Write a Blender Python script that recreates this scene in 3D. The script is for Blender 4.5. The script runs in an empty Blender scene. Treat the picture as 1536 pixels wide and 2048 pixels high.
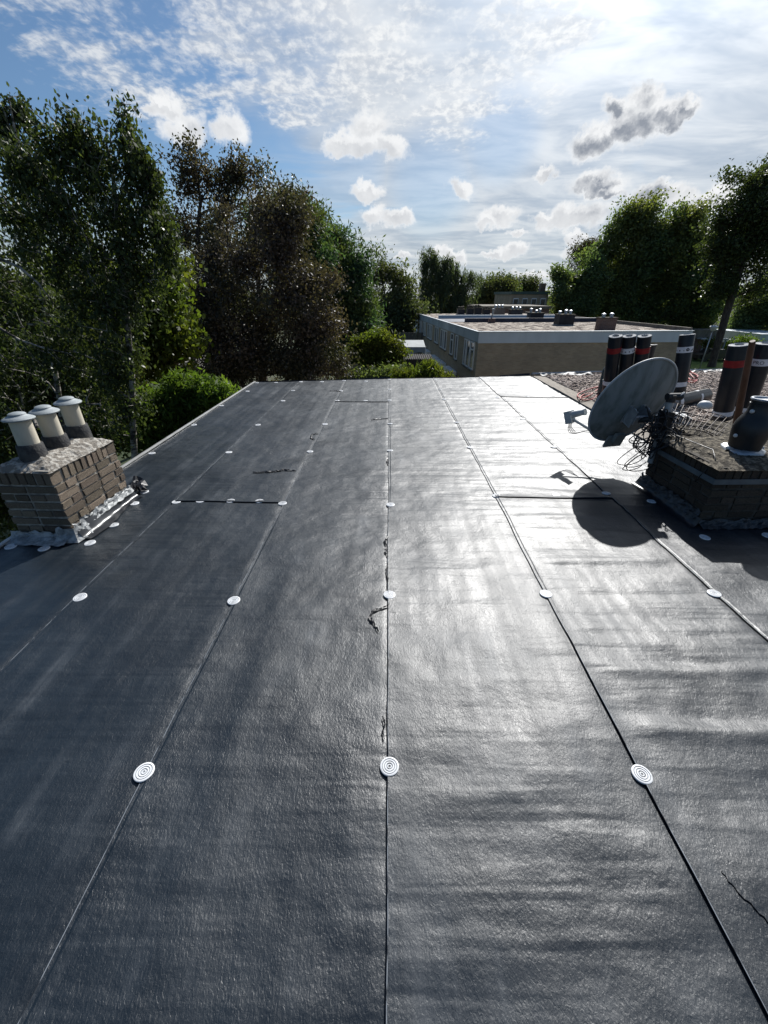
import bpy, math, random
import numpy as np
from mathutils import Vector, Matrix

sc = bpy.context.scene
C = sc.collection
random.seed(7)
rng = np.random.default_rng(7)

# ------------------------------------------------------------------ camera
FPX, EYE, HORIZON = 815.0, 1.62, 590.0
PITCH = math.atan((1024 - HORIZON) / FPX)
YAW = math.radians(0.68)
cam_d = bpy.data.cameras.new('camera')
cam = bpy.data.objects.new('camera', cam_d)
C.objects.link(cam)
cam.location = (0, 0, EYE)
cam.rotation_euler = (math.pi / 2 - PITCH, 0, YAW)
cam_d.sensor_fit = 'HORIZONTAL'
cam_d.sensor_width = 36
cam_d.lens = FPX / 1536 * 36
cam_d.clip_start = 0.05
cam_d.clip_end = 3000
sc.camera = cam
RM = cam.rotation_euler.to_matrix()

def ray(x, y):
    """direction through a photo pixel (1536 x 2048)"""
    return RM @ Vector(((x - 768) / FPX, (1024 - y) / FPX, -1.0))

def G(x, y, z=0.0):
    d = ray(x, y)
    return Vector((0, 0, EYE)) + d * ((z - EYE) / d.z)

def P(x, y, Y):
    d = ray(x, y)
    return Vector((0, 0, EYE)) + d * (Y / d.y)

# ------------------------------------------------------------------ world and sun
SUN_EL, SUN_AZ = math.radians(40), math.radians(24)      # azimuth clockwise from +Y
SUN = Vector((math.sin(SUN_AZ) * math.cos(SUN_EL), math.cos(SUN_AZ) * math.cos(SUN_EL), math.sin(SUN_EL)))
SKY_STRENGTH = 0.072
world = bpy.data.worlds.new('World')
sc.world = world
world.use_nodes = True
sc.view_settings.view_transform = 'Standard'
sc.view_settings.look = 'None'
sc.view_settings.exposure = 0.46
sc.view_settings.gamma = 1.0
sc.view_settings.use_curve_mapping = False
sc.cycles.use_denoising = True
sc.cycles.max_bounces = 5
sc.cycles.transparent_max_bounces = 8
sc.cycles.sample_clamp_indirect = 6

class NT:
    """short-hand for building node trees"""
    def __init__(s, tree):
        s.t = tree; s.n = tree.nodes; s.l = tree.links
    def new(s, kind, **kw):
        n = s.n.new(kind)
        for k, v in kw.items():
            setattr(n, k, v)
        return n
    def put(s, sock, v):
        if v is None: return
        if isinstance(v, bpy.types.NodeSocket): s.l.new(v, sock)
        elif isinstance(v, (tuple, list, Vector)) and sock.type == 'RGBA' and len(v) == 3: sock.default_value = (*v, 1)
        else: sock.default_value = v
    def math(s, op, a, b=None, c=None, clamp=False):
        n = s.new('ShaderNodeMath', operation=op, use_clamp=clamp)
        for i, v in enumerate((a, b, c)): s.put(n.inputs[i], v)
        return n.outputs[0]
    def vec(s, op, a, b=None, c=None):
        n = s.new('ShaderNodeVectorMath', operation=op)
        s.put(n.inputs[0], a)
        if b is not None: s.put(n.inputs[1], b)
        if c is not None: s.put(n.inputs[3 if op == 'SCALE' else 2], c)
        return n.outputs['Value'] if op in ('DOT_PRODUCT', 'LENGTH', 'DISTANCE') else n.outputs[0]
    def mix(s, f, a, b, mode='MIX'):
        n = s.new('ShaderNodeMix', data_type='RGBA', blend_type=mode)
        s.put(n.inputs['Factor'], f); s.put(n.inputs[6], a); s.put(n.inputs[7], b)
        return n.outputs[2]
    def step(s, v, lo, hi, kind='SMOOTHSTEP', a=0.0, b=1.0):
        n = s.new('ShaderNodeMapRange', interpolation_type=kind)
        s.put(n.inputs[0], v); s.put(n.inputs[1], lo); s.put(n.inputs[2], hi); s.put(n.inputs[3], a); s.put(n.inputs[4], b)
        return n.outputs[0]
    def noise(s, vec, scale, detail=4, rough=0.55, dist=0.0, out=0, w=None):
        n = s.new('ShaderNodeTexNoise')
        s.put(n.inputs['Vector'], vec); s.put(n.inputs['Scale'], scale); n.inputs['Detail'].default_value = detail
        n.inputs['Roughness'].default_value = rough; n.inputs['Distortion'].default_value = dist
        return n.outputs[out]
    def ramp(s, f, stops):
        n = s.new('ShaderNodeValToRGB'); e = n.color_ramp.elements
        while len(e) < len(stops): e.new(0.5)
        for el, (p, c) in zip(e, stops):
            el.position = p; el.color = (*c, 1)
        s.put(n.inputs[0], f)
        return n.outputs[0]

def build_sky():
    w = NT(world.node_tree)
    bg = world.node_tree.nodes['Background']
    bg.inputs['Strength'].default_value = SKY_STRENGTH
    sky = w.new('ShaderNodeTexSky', sky_type='NISHITA')
    sky.sun_disc = False
    sky.sun_elevation = SUN_EL
    sky.sun_rotation = SUN_AZ
    sky.air_density = 1.0; sky.dust_density = 0.6; sky.ozone_density = 2.0
    tc = w.new('ShaderNodeTexCoord')
    d = w.vec('NORMALIZE', tc.outputs['Generated'])
    sep = w.new('ShaderNodeSeparateXYZ'); w.put(sep.inputs[0], d)
    dz = w.math('MAXIMUM', sep.outputs[2], 0.0)
    # flat projection of the high cloud deck
    k = w.math('DIVIDE', 1.0, w.math('ADD', dz, 0.12))
    pl = w.vec('SCALE', d, None, k)
    sund = w.vec('DOT_PRODUCT', d, tuple(SUN))
    aur = w.math('POWER', w.math('MAXIMUM', sund, 0.0), 6.0)       # forward scattering towards the sun
    aur2 = w.math('POWER', w.math('MAXIMUM', sund, 0.0), 22.0)

    def bump(px, py, lo, hi):          # 1 towards that direction of the sky, 0 away from it
        v = ray(px, py).normalized()
        return w.step(w.vec('DOT_PRODUCT', d, tuple(v)), math.cos(math.radians(hi)), math.cos(math.radians(lo)))

    base = w.mix(1.0, sky.outputs[0], (0.66, 0.80, 0.90), 'MULTIPLY')
    # --- thin veil
    veil_n = w.noise(w.vec('MULTIPLY', pl, (0.8, 1.5, 1.0)), 1.3, 4, 0.55, 0.6)
    right = w.step(w.vec('DOT_PRODUCT', d, tuple(Vector((0.62, 0.70, 0.25)).normalized())), 0.36, 0.86)
    veil = w.step(w.math('ADD', veil_n, w.math('MULTIPLY', w.math('SUBTRACT', right, 0.5), 0.62)), 0.37, 0.66)
    low = w.step(sep.outputs[2], 0.22, 0.0)
    veil = w.math('MAXIMUM', veil, w.math('MULTIPLY', low, 0.85))
    gap = bump(650, 400, 0.5, 6)
    for a in ((860, 365, 0.5, 6), (560, 130, 1, 8), (700, 330, 1, 5), (1000, 270, 1, 5)):
        gap = w.math('MAXIMUM', gap, bump(*a))
    veil = w.math('MULTIPLY', veil, w.math('SUBTRACT', 0.9, w.math('MULTIPLY', gap, 0.42)))
    vshade = w.noise(w.vec('MULTIPLY', pl, (1.0, 1.8, 1.0)), 2.2, 4, 0.6, 0.4)
    veil_c = w.mix(w.step(vshade, 0.3, 0.7), (4.2, 4.8, 5.6), (6.8, 7.1, 7.4))
    glow = w.math('ADD', w.step(sund, -0.35, 0.72, 'SMOOTHSTEP', 0.42, 0.98), w.math('ADD', w.math('MULTIPLY', aur, 0.22), w.math('MULTIPLY', aur2, 2.2)))
    veil_c = w.vec('SCALE', veil_c, None, glow)
    col = w.mix(veil, base, veil_c)
    # --- mackerel cloud, fine rows
    mm = bump(190, 60, 1, 8)
    for a in ((150, 20, 1, 8), (250, 110, 1, 7), (310, 140, 1, 5.5), (380, 165, 0.5, 3.5), (440, 185, 0.3, 2.5), (380, 10, 1, 6), (470, 15, 1, 7.5), (590, 40, 1, 7), (640, 95, 1, 7), (600, 185, 0.5, 5.5), (690, 165, 1, 6), (820, 50, 2, 9), (930, 70, 3, 10), (900, 150, 1, 6), (1050, 50, 2, 9)):
        mm = w.math('MAXIMUM', mm, bump(*a))
    mid = w.noise(w.vec('MULTIPLY', pl, (1.0, 1.5, 1.0)), 3.6, 4, 0.6, 0.4)
    fine = w.noise(w.vec('MULTIPLY', pl, (1.0, 0.75, 1.0)), 27.0, 4, 0.6, 0.25)
    mk = w.math('ADD', w.math('MULTIPLY', mm, 0.40), w.math('ADD', w.math('MULTIPLY', mid, 1.45), w.math('MULTIPLY', fine, 0.65)))
    mk = w.math('MULTIPLY', w.step(mk, 1.20, 1.72), w.step(mm, 0.0, 0.5))
    mk_c = w.vec('SCALE', w.mix(w.step(fine, 0.35, 0.65), (6.0, 6.4, 7.0), (9.2, 9.3, 9.3)), None, w.math('ADD', w.step(sund, -0.35, 0.72, 'SMOOTHSTEP', 0.45, 0.94), w.math('MULTIPLY', aur, 0.25)))
    col = w.mix(w.math('MULTIPLY', mk, 0.80), col, mk_c)
    # --- cumulus: union of soft ellipsoids seen against the sky
    puffs = [(1262, 255, 82, 38, 22), (1270, 238, 66, 46, 15), (1282, 205, 40, 36, 0), (1330, 232, 42, 30, 20), (1372, 218, 34, 20, 35), (1188, 284, 58, 30, 25), (1240, 215, 34, 26, 0),
             (735, 255, 42, 38, 0), (685, 288, 44, 20, 10), (775, 295, 46, 24, -20), (720, 285, 50, 30, 0),
             (330, 212, 34, 26, -40), (368, 258, 40, 46, 50), (458, 258, 42, 34, -25), (310, 205, 22, 12, -20),
             (735, 380, 28, 17, 0), (745, 428, 30, 20, 0), (795, 437, 32, 17, 0), (925, 380, 28, 20, -30),
             (1000, 432, 44, 20, 10), (972, 448, 24, 14, 0), (1030, 464, 20, 8, 0), (1092, 350, 30, 14, 25),
             (1195, 368, 58, 26, 5), (1215, 385, 30, 14, 0), (1148, 433, 72, 26, 12), (1085, 440, 26, 14, 0), (1320, 388, 74, 22, 3), (1420, 392, 64, 24, 5),
             (1022, 502, 36, 14, 8), (985, 508, 20, 9, 0), (1160, 505, 40, 14, 0), (1150, 475, 26, 14, 0), (803, 512, 20, 7, 0), (905, 512, 28, 14, -20), (1065, 550, 40, 9, 0), (880, 500, 20, 12, 0)]
    grain = w.noise(d, 24.0, 5, 0.64, 0.0, out=1)
    grain = w.vec('SUBTRACT', grain, (0.5, 0.5, 0.5))
    dw = w.vec('ADD', d, w.vec('SCALE', grain, None, 0.060))
    lift = w.vec('SCALE', tuple(SUN), None, 0.020)

    def field(dv):
        m = g = None
        for (px, py, rx, ry, rot) in puffs:
            c = ray(px, py); L = c.length
            c = c.normalized()
            e1 = (ray(px + 1, py) - ray(px - 1, py)) / 2; e2 = (ray(px, py - 1) - ray(px, py + 1)) / 2
            a = math.radians(rot)
            t1 = e1 * math.cos(a) + e2 * math.sin(a); t2 = -e1 * math.sin(a) + e2 * math.cos(a)
            t1 = (t1 - c * t1.dot(c)) * rx / L; t2 = (t2 - c * t2.dot(c)) * ry / L
            det = t1.dot(t1) * t2.dot(t2) - t1.dot(t2) ** 2
            A = (t1 * t2.dot(t2) - t2 * t1.dot(t2)) / det; B = (t2 * t1.dot(t1) - t1 * t1.dot(t2)) / det
            cb = w.new('ShaderNodeCombineXYZ')
            w.put(cb.inputs[0], w.vec('DOT_PRODUCT', dv, tuple(A))); w.put(cb.inputs[1], w.vec('DOT_PRODUCT', dv, tuple(B)))
            v = w.math('SUBTRACT', 1.0, w.vec('LENGTH', cb.outputs[0]))
            u = w.math('SUBTRACT', 1.0, w.vec('DISTANCE', cb.outputs[0], (0.25, 0.55, 0)))
            m = v if m is None else w.math('MAXIMUM', m, v)
            g = u if g is None else w.math('MAXIMUM', g, u)
        return m, g
    f, g = field(dw)
    dens = w.step(f, -0.30, 0.32)
    under = w.math('MULTIPLY', w.step(w.math('SUBTRACT', f, g), -0.25, 0.45), w.step(f, -0.05, 0.30))
    core = w.step(f, 0.0, 0.75)
    big = bump(1268, 238, 5, 8.5)
    n1 = w.noise(d, 30.0, 4, 0.6)
    n2 = w.noise(w.vec('ADD', d, (0.010, 0.004, 0.016)), 30.0, 4, 0.6)
    relief = w.math('MULTIPLY', w.math('SUBTRACT', n2, n1), 1.5)
    amt = w.math('ADD', w.math('MULTIPLY', under, w.math('ADD', 0.26, w.math('MULTIPLY', big, 0.26))), w.math('MULTIPLY', core, w.math('ADD', 0.04, w.math('MULTIPLY', big, 0.34))))
    amt = w.math('ADD', amt, w.math('MULTIPLY', relief, w.math('ADD', 0.35, w.math('MULTIPLY', big, 0.8))), clamp=True)
    cu_c = w.mix(amt, (9.3, 9.4, 9.5), (2.9, 3.2, 3.75))
    col = w.mix(w.math('MULTIPLY', dens, 0.96), col, cu_c)
    # ground side of the world
    col = w.mix(w.step(sep.outputs[2], -0.06, -0.005), (0.5, 0.6, 0.45), col)
    w.l.new(col, bg.inputs['Color'])
build_sky()
world.cycles.sampling_method = 'MANUAL'
world.cycles.sample_map_resolution = 512

sun_d = bpy.data.lights.new('sun', 'SUN')
sun_d.energy = 5.0
sun_d.angle = math.radians(0.6)
sun_d.color = (1.0, 0.98, 0.95)
sun_o = bpy.data.objects.new('sun', sun_d)
C.objects.link(sun_o)
sun_o.rotation_euler = SUN.to_track_quat('Z', 'Y').to_euler()
sun_o.location = (3, 10, 30)

# ------------------------------------------------------------------ helpers
def tag(o, label=None, cat=None, group=None, kind=None):
    if label: o['label'] = label
    if cat: o['category'] = cat
    if group: o['group'] = group
    if kind: o['kind'] = kind
    return o

def empty(name, loc=(0, 0, 0), rz=0.0):
    o = bpy.data.objects.new(name, None)
    o.empty_display_size = 0.1
    o.location = loc; o.rotation_euler = (0, 0, rz)
    C.objects.link(o)
    return o

def link(name, me, m=None, parent=None):
    if m is not None:
        me.materials.clear()
        for x in (m if isinstance(m, (list, tuple)) else [m]): me.materials.append(x)
    o = bpy.data.objects.new(name, me)
    C.objects.link(o)
    if parent is not None: o.parent = parent
    return o

class MB:
    """collects shapes, then links them as one mesh object"""
    def __init__(s): s.v = []; s.f = []; s.mi = []; s.cur = 0
    def add(s, vs, fs):
        b = len(s.v); s.v += [tuple(v) for v in vs]
        for f in fs: s.f.append(tuple(i + b for i in f)); s.mi.append(s.cur)
    def box(s, lo, hi, M=None):
        x0, y0, z0 = lo; x1, y1, z1 = hi
        vs = [(x0, y0, z0), (x1, y0, z0), (x1, y1, z0), (x0, y1, z0), (x0, y0, z1), (x1, y0, z1), (x1, y1, z1), (x0, y1, z1)]
        if M is not None: vs = [M @ Vector(v) for v in vs]
        s.add(vs, [(0, 3, 2, 1), (4, 5, 6, 7), (0, 1, 5, 4), (1, 2, 6, 5), (2, 3, 7, 6), (3, 0, 4, 7)])
    def tube(s, pts, r, n=8, cap=True):
        pts = [Vector(p) for p in pts]
        rs = r if isinstance(r, (list, tuple)) else [r] * len(pts)
        ref = None; rings = []
        for i, p in enumerate(pts):
            t = (pts[min(i + 1, len(pts) - 1)] - pts[max(i - 1, 0)])
            t = t.normalized() if t.length > 1e-9 else Vector((0, 0, 1))
            if ref is None:
                ref = t.orthogonal().normalized()
            ref = ref - t * ref.dot(t)
            ref = ref.normalized() if ref.length > 1e-6 else t.orthogonal().normalized()
            b = t.cross(ref)
            rings.append([p + (ref * math.cos(2 * math.pi * k / n) + b * math.sin(2 * math.pi * k / n)) * rs[i] for k in range(n)])
        vs = [v for rg in rings for v in rg]
        fs = [(i * n + k, i * n + (k + 1) % n, (i + 1) * n + (k + 1) % n, (i + 1) * n + k) for i in range(len(pts) - 1) for k in range(n)]
        if cap: fs += [tuple(range(n - 1, -1, -1)), tuple(range((len(pts) - 1) * n, len(pts) * n))]
        s.add(vs, fs)
    def lathe(s, prof, n=24, M=None, mats=None):
        vs = []; fs = []
        for (r, z) in prof:
            for k in range(n):
                a = 2 * math.pi * k / n
                v = Vector((r * math.cos(a), r * math.sin(a), z))
                vs.append(M @ v if M is not None else v)
        b = len(s.v); s.v += [tuple(v) for v in vs]
        for i in range(len(prof) - 1):
            for k in range(n):
                s.f.append((b + i * n + k, b + i * n + (k + 1) % n, b + (i + 1) * n + (k + 1) % n, b + (i + 1) * n + k))
                s.mi.append(mats[i] if mats else s.cur)
    def mesh(s, name, smooth=False, angle=None):
        me = bpy.data.meshes.new(name)
        me.from_pydata(s.v, [], s.f)
        if any(s.mi): me.polygons.foreach_set('material_index', s.mi)
        if smooth:
            me.polygons.foreach_set('use_smooth', [True] * len(s.f))
            if angle: me.set_sharp_from_angle(angle=math.radians(angle))
        me.update()
        return me
    def build(s, name, m, parent=None, smooth=False, angle=None):
        return link(name, s.mesh(name, smooth, angle), m, parent)

def np_mesh(name, V, F, smooth=False):
    """mesh from numpy arrays; F has 3 or 4 columns"""
    me = bpy.data.meshes.new(name)
    V = np.ascontiguousarray(V, dtype=np.float32); F = np.ascontiguousarray(F, dtype=np.int32)
    n = F.shape[1]
    me.vertices.add(len(V)); me.vertices.foreach_set('co', V.ravel())
    me.loops.add(F.size); me.loops.foreach_set('vertex_index', F.ravel())
    me.polygons.add(len(F)); me.polygons.foreach_set('loop_start', np.arange(0, F.size, n, dtype=np.int32))
    me.polygons.foreach_set('loop_total', np.full(len(F), n, dtype=np.int32))
    if smooth: me.polygons.foreach_set('use_smooth', np.ones(len(F), dtype=bool))
    me.update(calc_edges=True)
    return me

_perm = rng.random((256, 256))
def vnoise(x, y, seed=0):
    """smooth value noise, roughly -1 .. 1"""
    x = np.asarray(x, float) + seed * 17.31; y = np.asarray(y, float) + seed * 9.73
    xi = np.floor(x).astype(int); yi = np.floor(y).astype(int)
    fx = x - xi; fy = y - yi
    fx = fx * fx * (3 - 2 * fx); fy = fy * fy * (3 - 2 * fy)
    g = lambda a, b: _perm[a & 255, b & 255]
    return 2 * ((g(xi, yi) * (1 - fx) + g(xi + 1, yi) * fx) * (1 - fy) + (g(xi, yi + 1) * (1 - fx) + g(xi + 1, yi + 1) * fx) * fy) - 1

# ------------------------------------------------------------------ materials
def mat(name, c1, c2=None, scale=6.0, rough=0.8, bump=0.0, bscale=None, spec=0.3, metal=0.0, stretch=(1, 1, 1), lo=0.35, hi=0.65, detail=5,
        rand=0.0, coat=0.0, island=0.0, rvar=0.0, bdist=0.01):
    m = bpy.data.materials.new(name); m.use_nodes = True
    w = NT(m.node_tree); b = m.node_tree.nodes['Principled BSDF']
    tc = w.new('ShaderNodeTexCoord')
    v = tc.outputs['Object']
    if rand or island:
        oi = w.new('ShaderNodeObjectInfo')
        off = w.vec('SCALE', (7.3, 3.1, 5.7), None, w.math('MULTIPLY', oi.outputs['Random'], 10.0))
        v = w.vec('ADD', v, off)
    v = w.vec('MULTIPLY', v, stretch)
    col = c1
    if c2 is not None:
        col = w.mix(w.step(w.noise(v, scale, detail, 0.6), lo, hi), c1, c2)
    if rand:
        hs = w.new('ShaderNodeHueSaturation')
        w.put(hs.inputs['Color'], col); w.put(hs.inputs['Value'], w.step(oi.outputs['Random'], 0, 1, 'LINEAR', 1 - rand, 1 + rand))
        w.put(hs.inputs['Hue'], w.step(w.math('FRACT', w.math('MULTIPLY', oi.outputs['Random'], 7.7)), 0, 1, 'LINEAR', 0.49, 0.51))
        col = hs.outputs[0]
    if island:
        ge = w.new('ShaderNodeNewGeometry')
        hs = w.new('ShaderNodeHueSaturation')
        w.put(hs.inputs['Color'], col); w.put(hs.inputs['Value'], w.step(ge.outputs['Random Per Island'], 0, 1, 'LINEAR', 1 - island, 1 + island))
        col = hs.outputs[0]
    w.put(b.inputs['Base Color'], col)
    b.inputs['Roughness'].default_value = rough
    if rvar: w.put(b.inputs['Roughness'], w.step(w.noise(v, scale * 1.7, 4), 0.3, 0.7, 'LINEAR', rough - rvar, rough + rvar))
    b.inputs['Specular IOR Level'].default_value = spec
    b.inputs['Metallic'].default_value = metal
    b.inputs['Coat Weight'].default_value = coat
    if bump:
        bn = w.new('ShaderNodeBump'); bn.inputs['Strength'].default_value = bump; bn.inputs['Distance'].default_value = bdist
        w.put(bn.inputs['Height'], w.noise(v, bscale or scale * 4, 6, 0.65))
        w.l.new(bn.outputs[0], b.inputs['Normal'])
    return m

def leaf_mat(name, dark, light, trans=0.35, patch=0.5, hue2=None, gloss=0.5):
    m = bpy.data.materials.new(name); m.use_nodes = True
    w = NT(m.node_tree); w.n.clear()
    out = w.new('ShaderNodeOutputMaterial')
    ge = w.new('ShaderNodeNewGeometry'); tc = w.new('ShaderNodeTexCoord')
    c = w.mix(ge.outputs['Random Per Island'], dark, light)
    if hue2 is not None:
        c = w.mix(w.step(w.noise(tc.outputs['Object'], patch, 3), 0.42, 0.62), c, w.mix(ge.outputs['Random Per Island'], tuple(x * 0.6 for x in hue2), hue2))
    b = w.new('ShaderNodeBsdfPrincipled')
    w.put(b.inputs['Base Color'], c); b.inputs['Roughness'].default_value = gloss; b.inputs['Specular IOR Level'].default_value = 0.16
    tr = w.new('ShaderNodeBsdfTranslucent')
    w.put(tr.inputs['Color'], w.mix(1.0, c, (1.5, 1.6, 0.6), 'MULTIPLY'))
    mx = w.new('ShaderNodeMixShader'); mx.inputs[0].default_value = trans
    w.l.new(b.outputs[0], mx.inputs[1]); w.l.new(tr.outputs[0], mx.inputs[2]); w.l.new(mx.outputs[0], out.inputs[0])
    return m

def membrane_mat(name='black_membrane', base=(0.0035, 0.0075, 0.012)):
    m = bpy.data.materials.new(name); m.use_nodes = True
    w = NT(m.node_tree); b = m.node_tree.nodes['Principled BSDF']
    tc = w.new('ShaderNodeTexCoord'); v = tc.outputs['Object']
    oi = w.new('ShaderNodeObjectInfo')
    v = w.vec('ADD', v, w.vec('SCALE', (3.7, 9.1, 0.0), None, oi.outputs['Random']))
    # grey dust dragged along the sheets, scuffs
    streak = w.noise(w.vec('MULTIPLY', v, (9.0, 0.55, 1)), 1.0, 6, 0.6)
    blot = w.noise(v, 1.6, 5, 0.6)
    scuff = w.noise(w.vec('MULTIPLY', v, (26.0, 4.0, 1)), 1.0, 4, 0.7, 0.8)
    dust = w.math('MULTIPLY', w.step(streak, 0.45, 0.80), w.step(blot, 0.38, 0.72))
    dust = w.math('ADD', dust, w.math('MULTIPLY', w.step(scuff, 0.66, 0.80), 0.55), clamp=True)
    tint = w.mix(w.step(blot, 0.3, 0.7), base, tuple(x * 1.45 for x in base))
    w.put(b.inputs['Base Color'], w.mix(dust, tint, (0.055, 0.063, 0.072)))
    r = w.step(blot, 0.25, 0.75, 'LINEAR', 0.41, 0.50)
    fst = w.noise(w.vec('MULTIPLY', v, (16.0, 0.35, 1)), 1.0, 3, 0.55)
    r = w.math('ADD', r, w.step(fst, 0.3, 0.7, 'LINEAR', -0.045, 0.045))
    r = w.math('ADD', r, w.step(oi.outputs['Random'], 0, 1, 'LINEAR', -0.025, 0.025))
    w.put(b.inputs['Roughness'], w.math('ADD', r, w.math('MULTIPLY', dust, 0.06)))
    b.inputs['Specular IOR Level'].default_value = 0.60
    # leathery grain: short crooked creases
    g1 = w.noise(w.vec('MULTIPLY', v, (1.0, 0.55, 1)), 150.0, 3, 0.6, 0.6)
    g2 = w.noise(w.vec('MULTIPLY', v, (1.0, 0.7, 1)), 52.0, 4, 0.6, 0.5)
    g3 = w.noise(v, 6.0, 3, 0.5)
    h = w.math('ADD', w.math('MULTIPLY', g1, 0.0016), w.math('ADD', w.math('MULTIPLY', g2, w.step(w.noise(v, 2.3, 3), 0.35, 0.7, 'LINEAR', 0.0003, 0.0018)), w.math('ADD', w.math('MULTIPLY', g3, 0.0085), w.math('MULTIPLY', w.noise(v, 2.2, 2), 0.024))))
    rip = w.noise(w.vec('MULTIPLY', v, (0.9, 10.0, 1)), 1.0, 2, 0.5, 0.25)
    h = w.math('ADD', h, w.math('MULTIPLY', rip, w.step(w.noise(v, 0.9, 2), 0.35, 0.65, 'LINEAR', 0.002, 0.013)))
    bn = w.new('ShaderNodeBump'); bn.inputs['Strength'].default_value = 1.0; bn.inputs['Distance'].default_value = 1.0
    w.put(bn.inputs['Height'], h)
    w.l.new(bn.outputs[0], b.inputs['Normal'])
    return m

M = {}
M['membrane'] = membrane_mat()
M['disc'] = mat('white_disc', (0.66, 0.67, 0.68), (0.44, 0.45, 0.44), 40, 0.45, spec=0.4, rand=0.10, lo=0.5, hi=0.75)
M['edge_glint'] = mat('painted_edge_glint', (0.22, 0.24, 0.26), (0.02, 0.023, 0.027), 11, 0.6, spec=0.4, lo=0.46, hi=0.60)  # pale colour paints the glint along the lap edges
M['disc_groove'] = mat('disc_groove', (0.30, 0.32, 0.34), None, rough=0.6)
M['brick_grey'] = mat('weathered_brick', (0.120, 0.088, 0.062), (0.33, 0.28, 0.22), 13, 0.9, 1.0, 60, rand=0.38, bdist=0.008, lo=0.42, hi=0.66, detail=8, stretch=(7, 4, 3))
M['brick_dark'] = mat('sooty_shaded_brick', (0.036, 0.026, 0.019), (0.085, 0.064, 0.046), 14, 0.9, 0.7, 90, rand=0.3, bdist=0.004)  # sooty base darkened further, the chimney's shade is put into the colour
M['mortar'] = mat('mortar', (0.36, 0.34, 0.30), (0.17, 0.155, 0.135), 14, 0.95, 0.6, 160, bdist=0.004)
M['mortar_dark'] = mat('shaded_mortar', (0.085, 0.075, 0.062), (0.05, 0.045, 0.038), 30, 0.95, 0.6, 160, bdist=0.004)  # mortar darkened along with those bricks, shade painted in
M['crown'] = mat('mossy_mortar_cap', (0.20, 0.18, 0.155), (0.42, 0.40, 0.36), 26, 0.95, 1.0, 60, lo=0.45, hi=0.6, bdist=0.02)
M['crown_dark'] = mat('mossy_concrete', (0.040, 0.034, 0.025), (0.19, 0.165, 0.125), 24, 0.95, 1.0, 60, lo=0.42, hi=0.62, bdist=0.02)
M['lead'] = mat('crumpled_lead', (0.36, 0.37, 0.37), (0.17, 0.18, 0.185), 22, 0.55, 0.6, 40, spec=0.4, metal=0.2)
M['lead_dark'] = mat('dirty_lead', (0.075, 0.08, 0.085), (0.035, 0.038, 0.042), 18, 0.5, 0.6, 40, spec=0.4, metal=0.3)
M['cream'] = mat('cream_flue', (0.52, 0.48, 0.39), (0.44, 0.40, 0.32), 9, 0.6, 0.15, 40, stretch=(1, 1, 0.4))
M['tar'] = mat('tarred_collar', (0.030, 0.031, 0.034), (0.07, 0.068, 0.065), 20, 0.8, 0.8, 70)
M['cowl'] = mat('grey_cowl', (0.30, 0.325, 0.335), (0.22, 0.245, 0.25), 14, 0.55, 0.2, 50)
M['band'] = mat('painted_steel_band', (0.10, 0.125, 0.135), (0.07, 0.09, 0.10), 12, 0.5, spec=0.5)
M['dish'] = mat('weathered_dish_back', (0.235, 0.25, 0.245), (0.12, 0.135, 0.125), 6, 0.62, 0.05, 30, spec=0.3, stretch=(1.6, 1.6, 0.4), lo=0.4, hi=0.68)
M['dish_rim'] = mat('dish_rim', (0.42, 0.44, 0.45), (0.34, 0.36, 0.37), 8, 0.5, spec=0.4)
M['galv'] = mat('galvanised_steel', (0.42, 0.44, 0.46), (0.30, 0.32, 0.34), 16, 0.45, metal=0.6, spec=0.5)
M['black_plastic'] = mat('black_plastic', (0.010, 0.010, 0.012), (0.02, 0.02, 0.022), 10, 0.42, spec=0.45)
M['black_steel'] = mat('black_painted_steel', (0.004, 0.005, 0.0065), (0.009, 0.010, 0.012), 10, 0.46, 0.1, 60, spec=0.5)
M['rust_wire'] = mat('rusty_wire', (0.10, 0.078, 0.066), (0.06, 0.045, 0.036), 30, 0.6)
M['white_plastic'] = mat('white_plastic', (0.66, 0.66, 0.65), (0.55, 0.55, 0.54), 12, 0.5)
M['roll'] = mat('bitumen_roll', (0.008, 0.011, 0.016), (0.013, 0.017, 0.022), 8, 0.33, 0.12, 120, spec=0.32)
M['roll_end'] = mat('painted_sunlit_roll_end', (0.42, 0.43, 0.44), (0.22, 0.225, 0.23), 30, 0.7, 0.6, 80)  # lightened so that the wound ends look sunlit
M['tape_white'] = mat('white_wrapper', (0.70, 0.71, 0.73), (0.60, 0.62, 0.65), 20, 0.45)
M['tape_red'] = mat('red_wrapper', (0.27, 0.012, 0.014), (0.20, 0.010, 0.012), 20, 0.45)
M['print'] = mat('dark_print', (0.018, 0.020, 0.028), None, rough=0.5)
M['wood_brown'] = mat('brown_wood', (0.085, 0.040, 0.024), (0.13, 0.065, 0.042), 10, 0.6, 0.3, 40, stretch=(1, 1, 0.1))
M['hose'] = mat('red_hose', (0.42, 0.10, 0.085), (0.34, 0.08, 0.07), 14, 0.5)
M['gas'] = mat('teal_gas_bottle', (0.035, 0.055, 0.062), (0.05, 0.07, 0.075), 9, 0.45)
M['edge_board'] = mat('weathered_edge_boards', (0.21, 0.185, 0.155), (0.29, 0.26, 0.22), 6, 0.9, 0.5, 60, stretch=(3, 0.7, 1))
M['alu'] = mat('aluminium_trim', (0.42, 0.42, 0.41), (0.33, 0.33, 0.32), 8, 0.4, metal=0.5)
M['stone'] = mat('roof_gravel', (0.20, 0.155, 0.13), (0.38, 0.32, 0.275), 3.0, 0.85, 0.4, 80, island=0.55)
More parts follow.
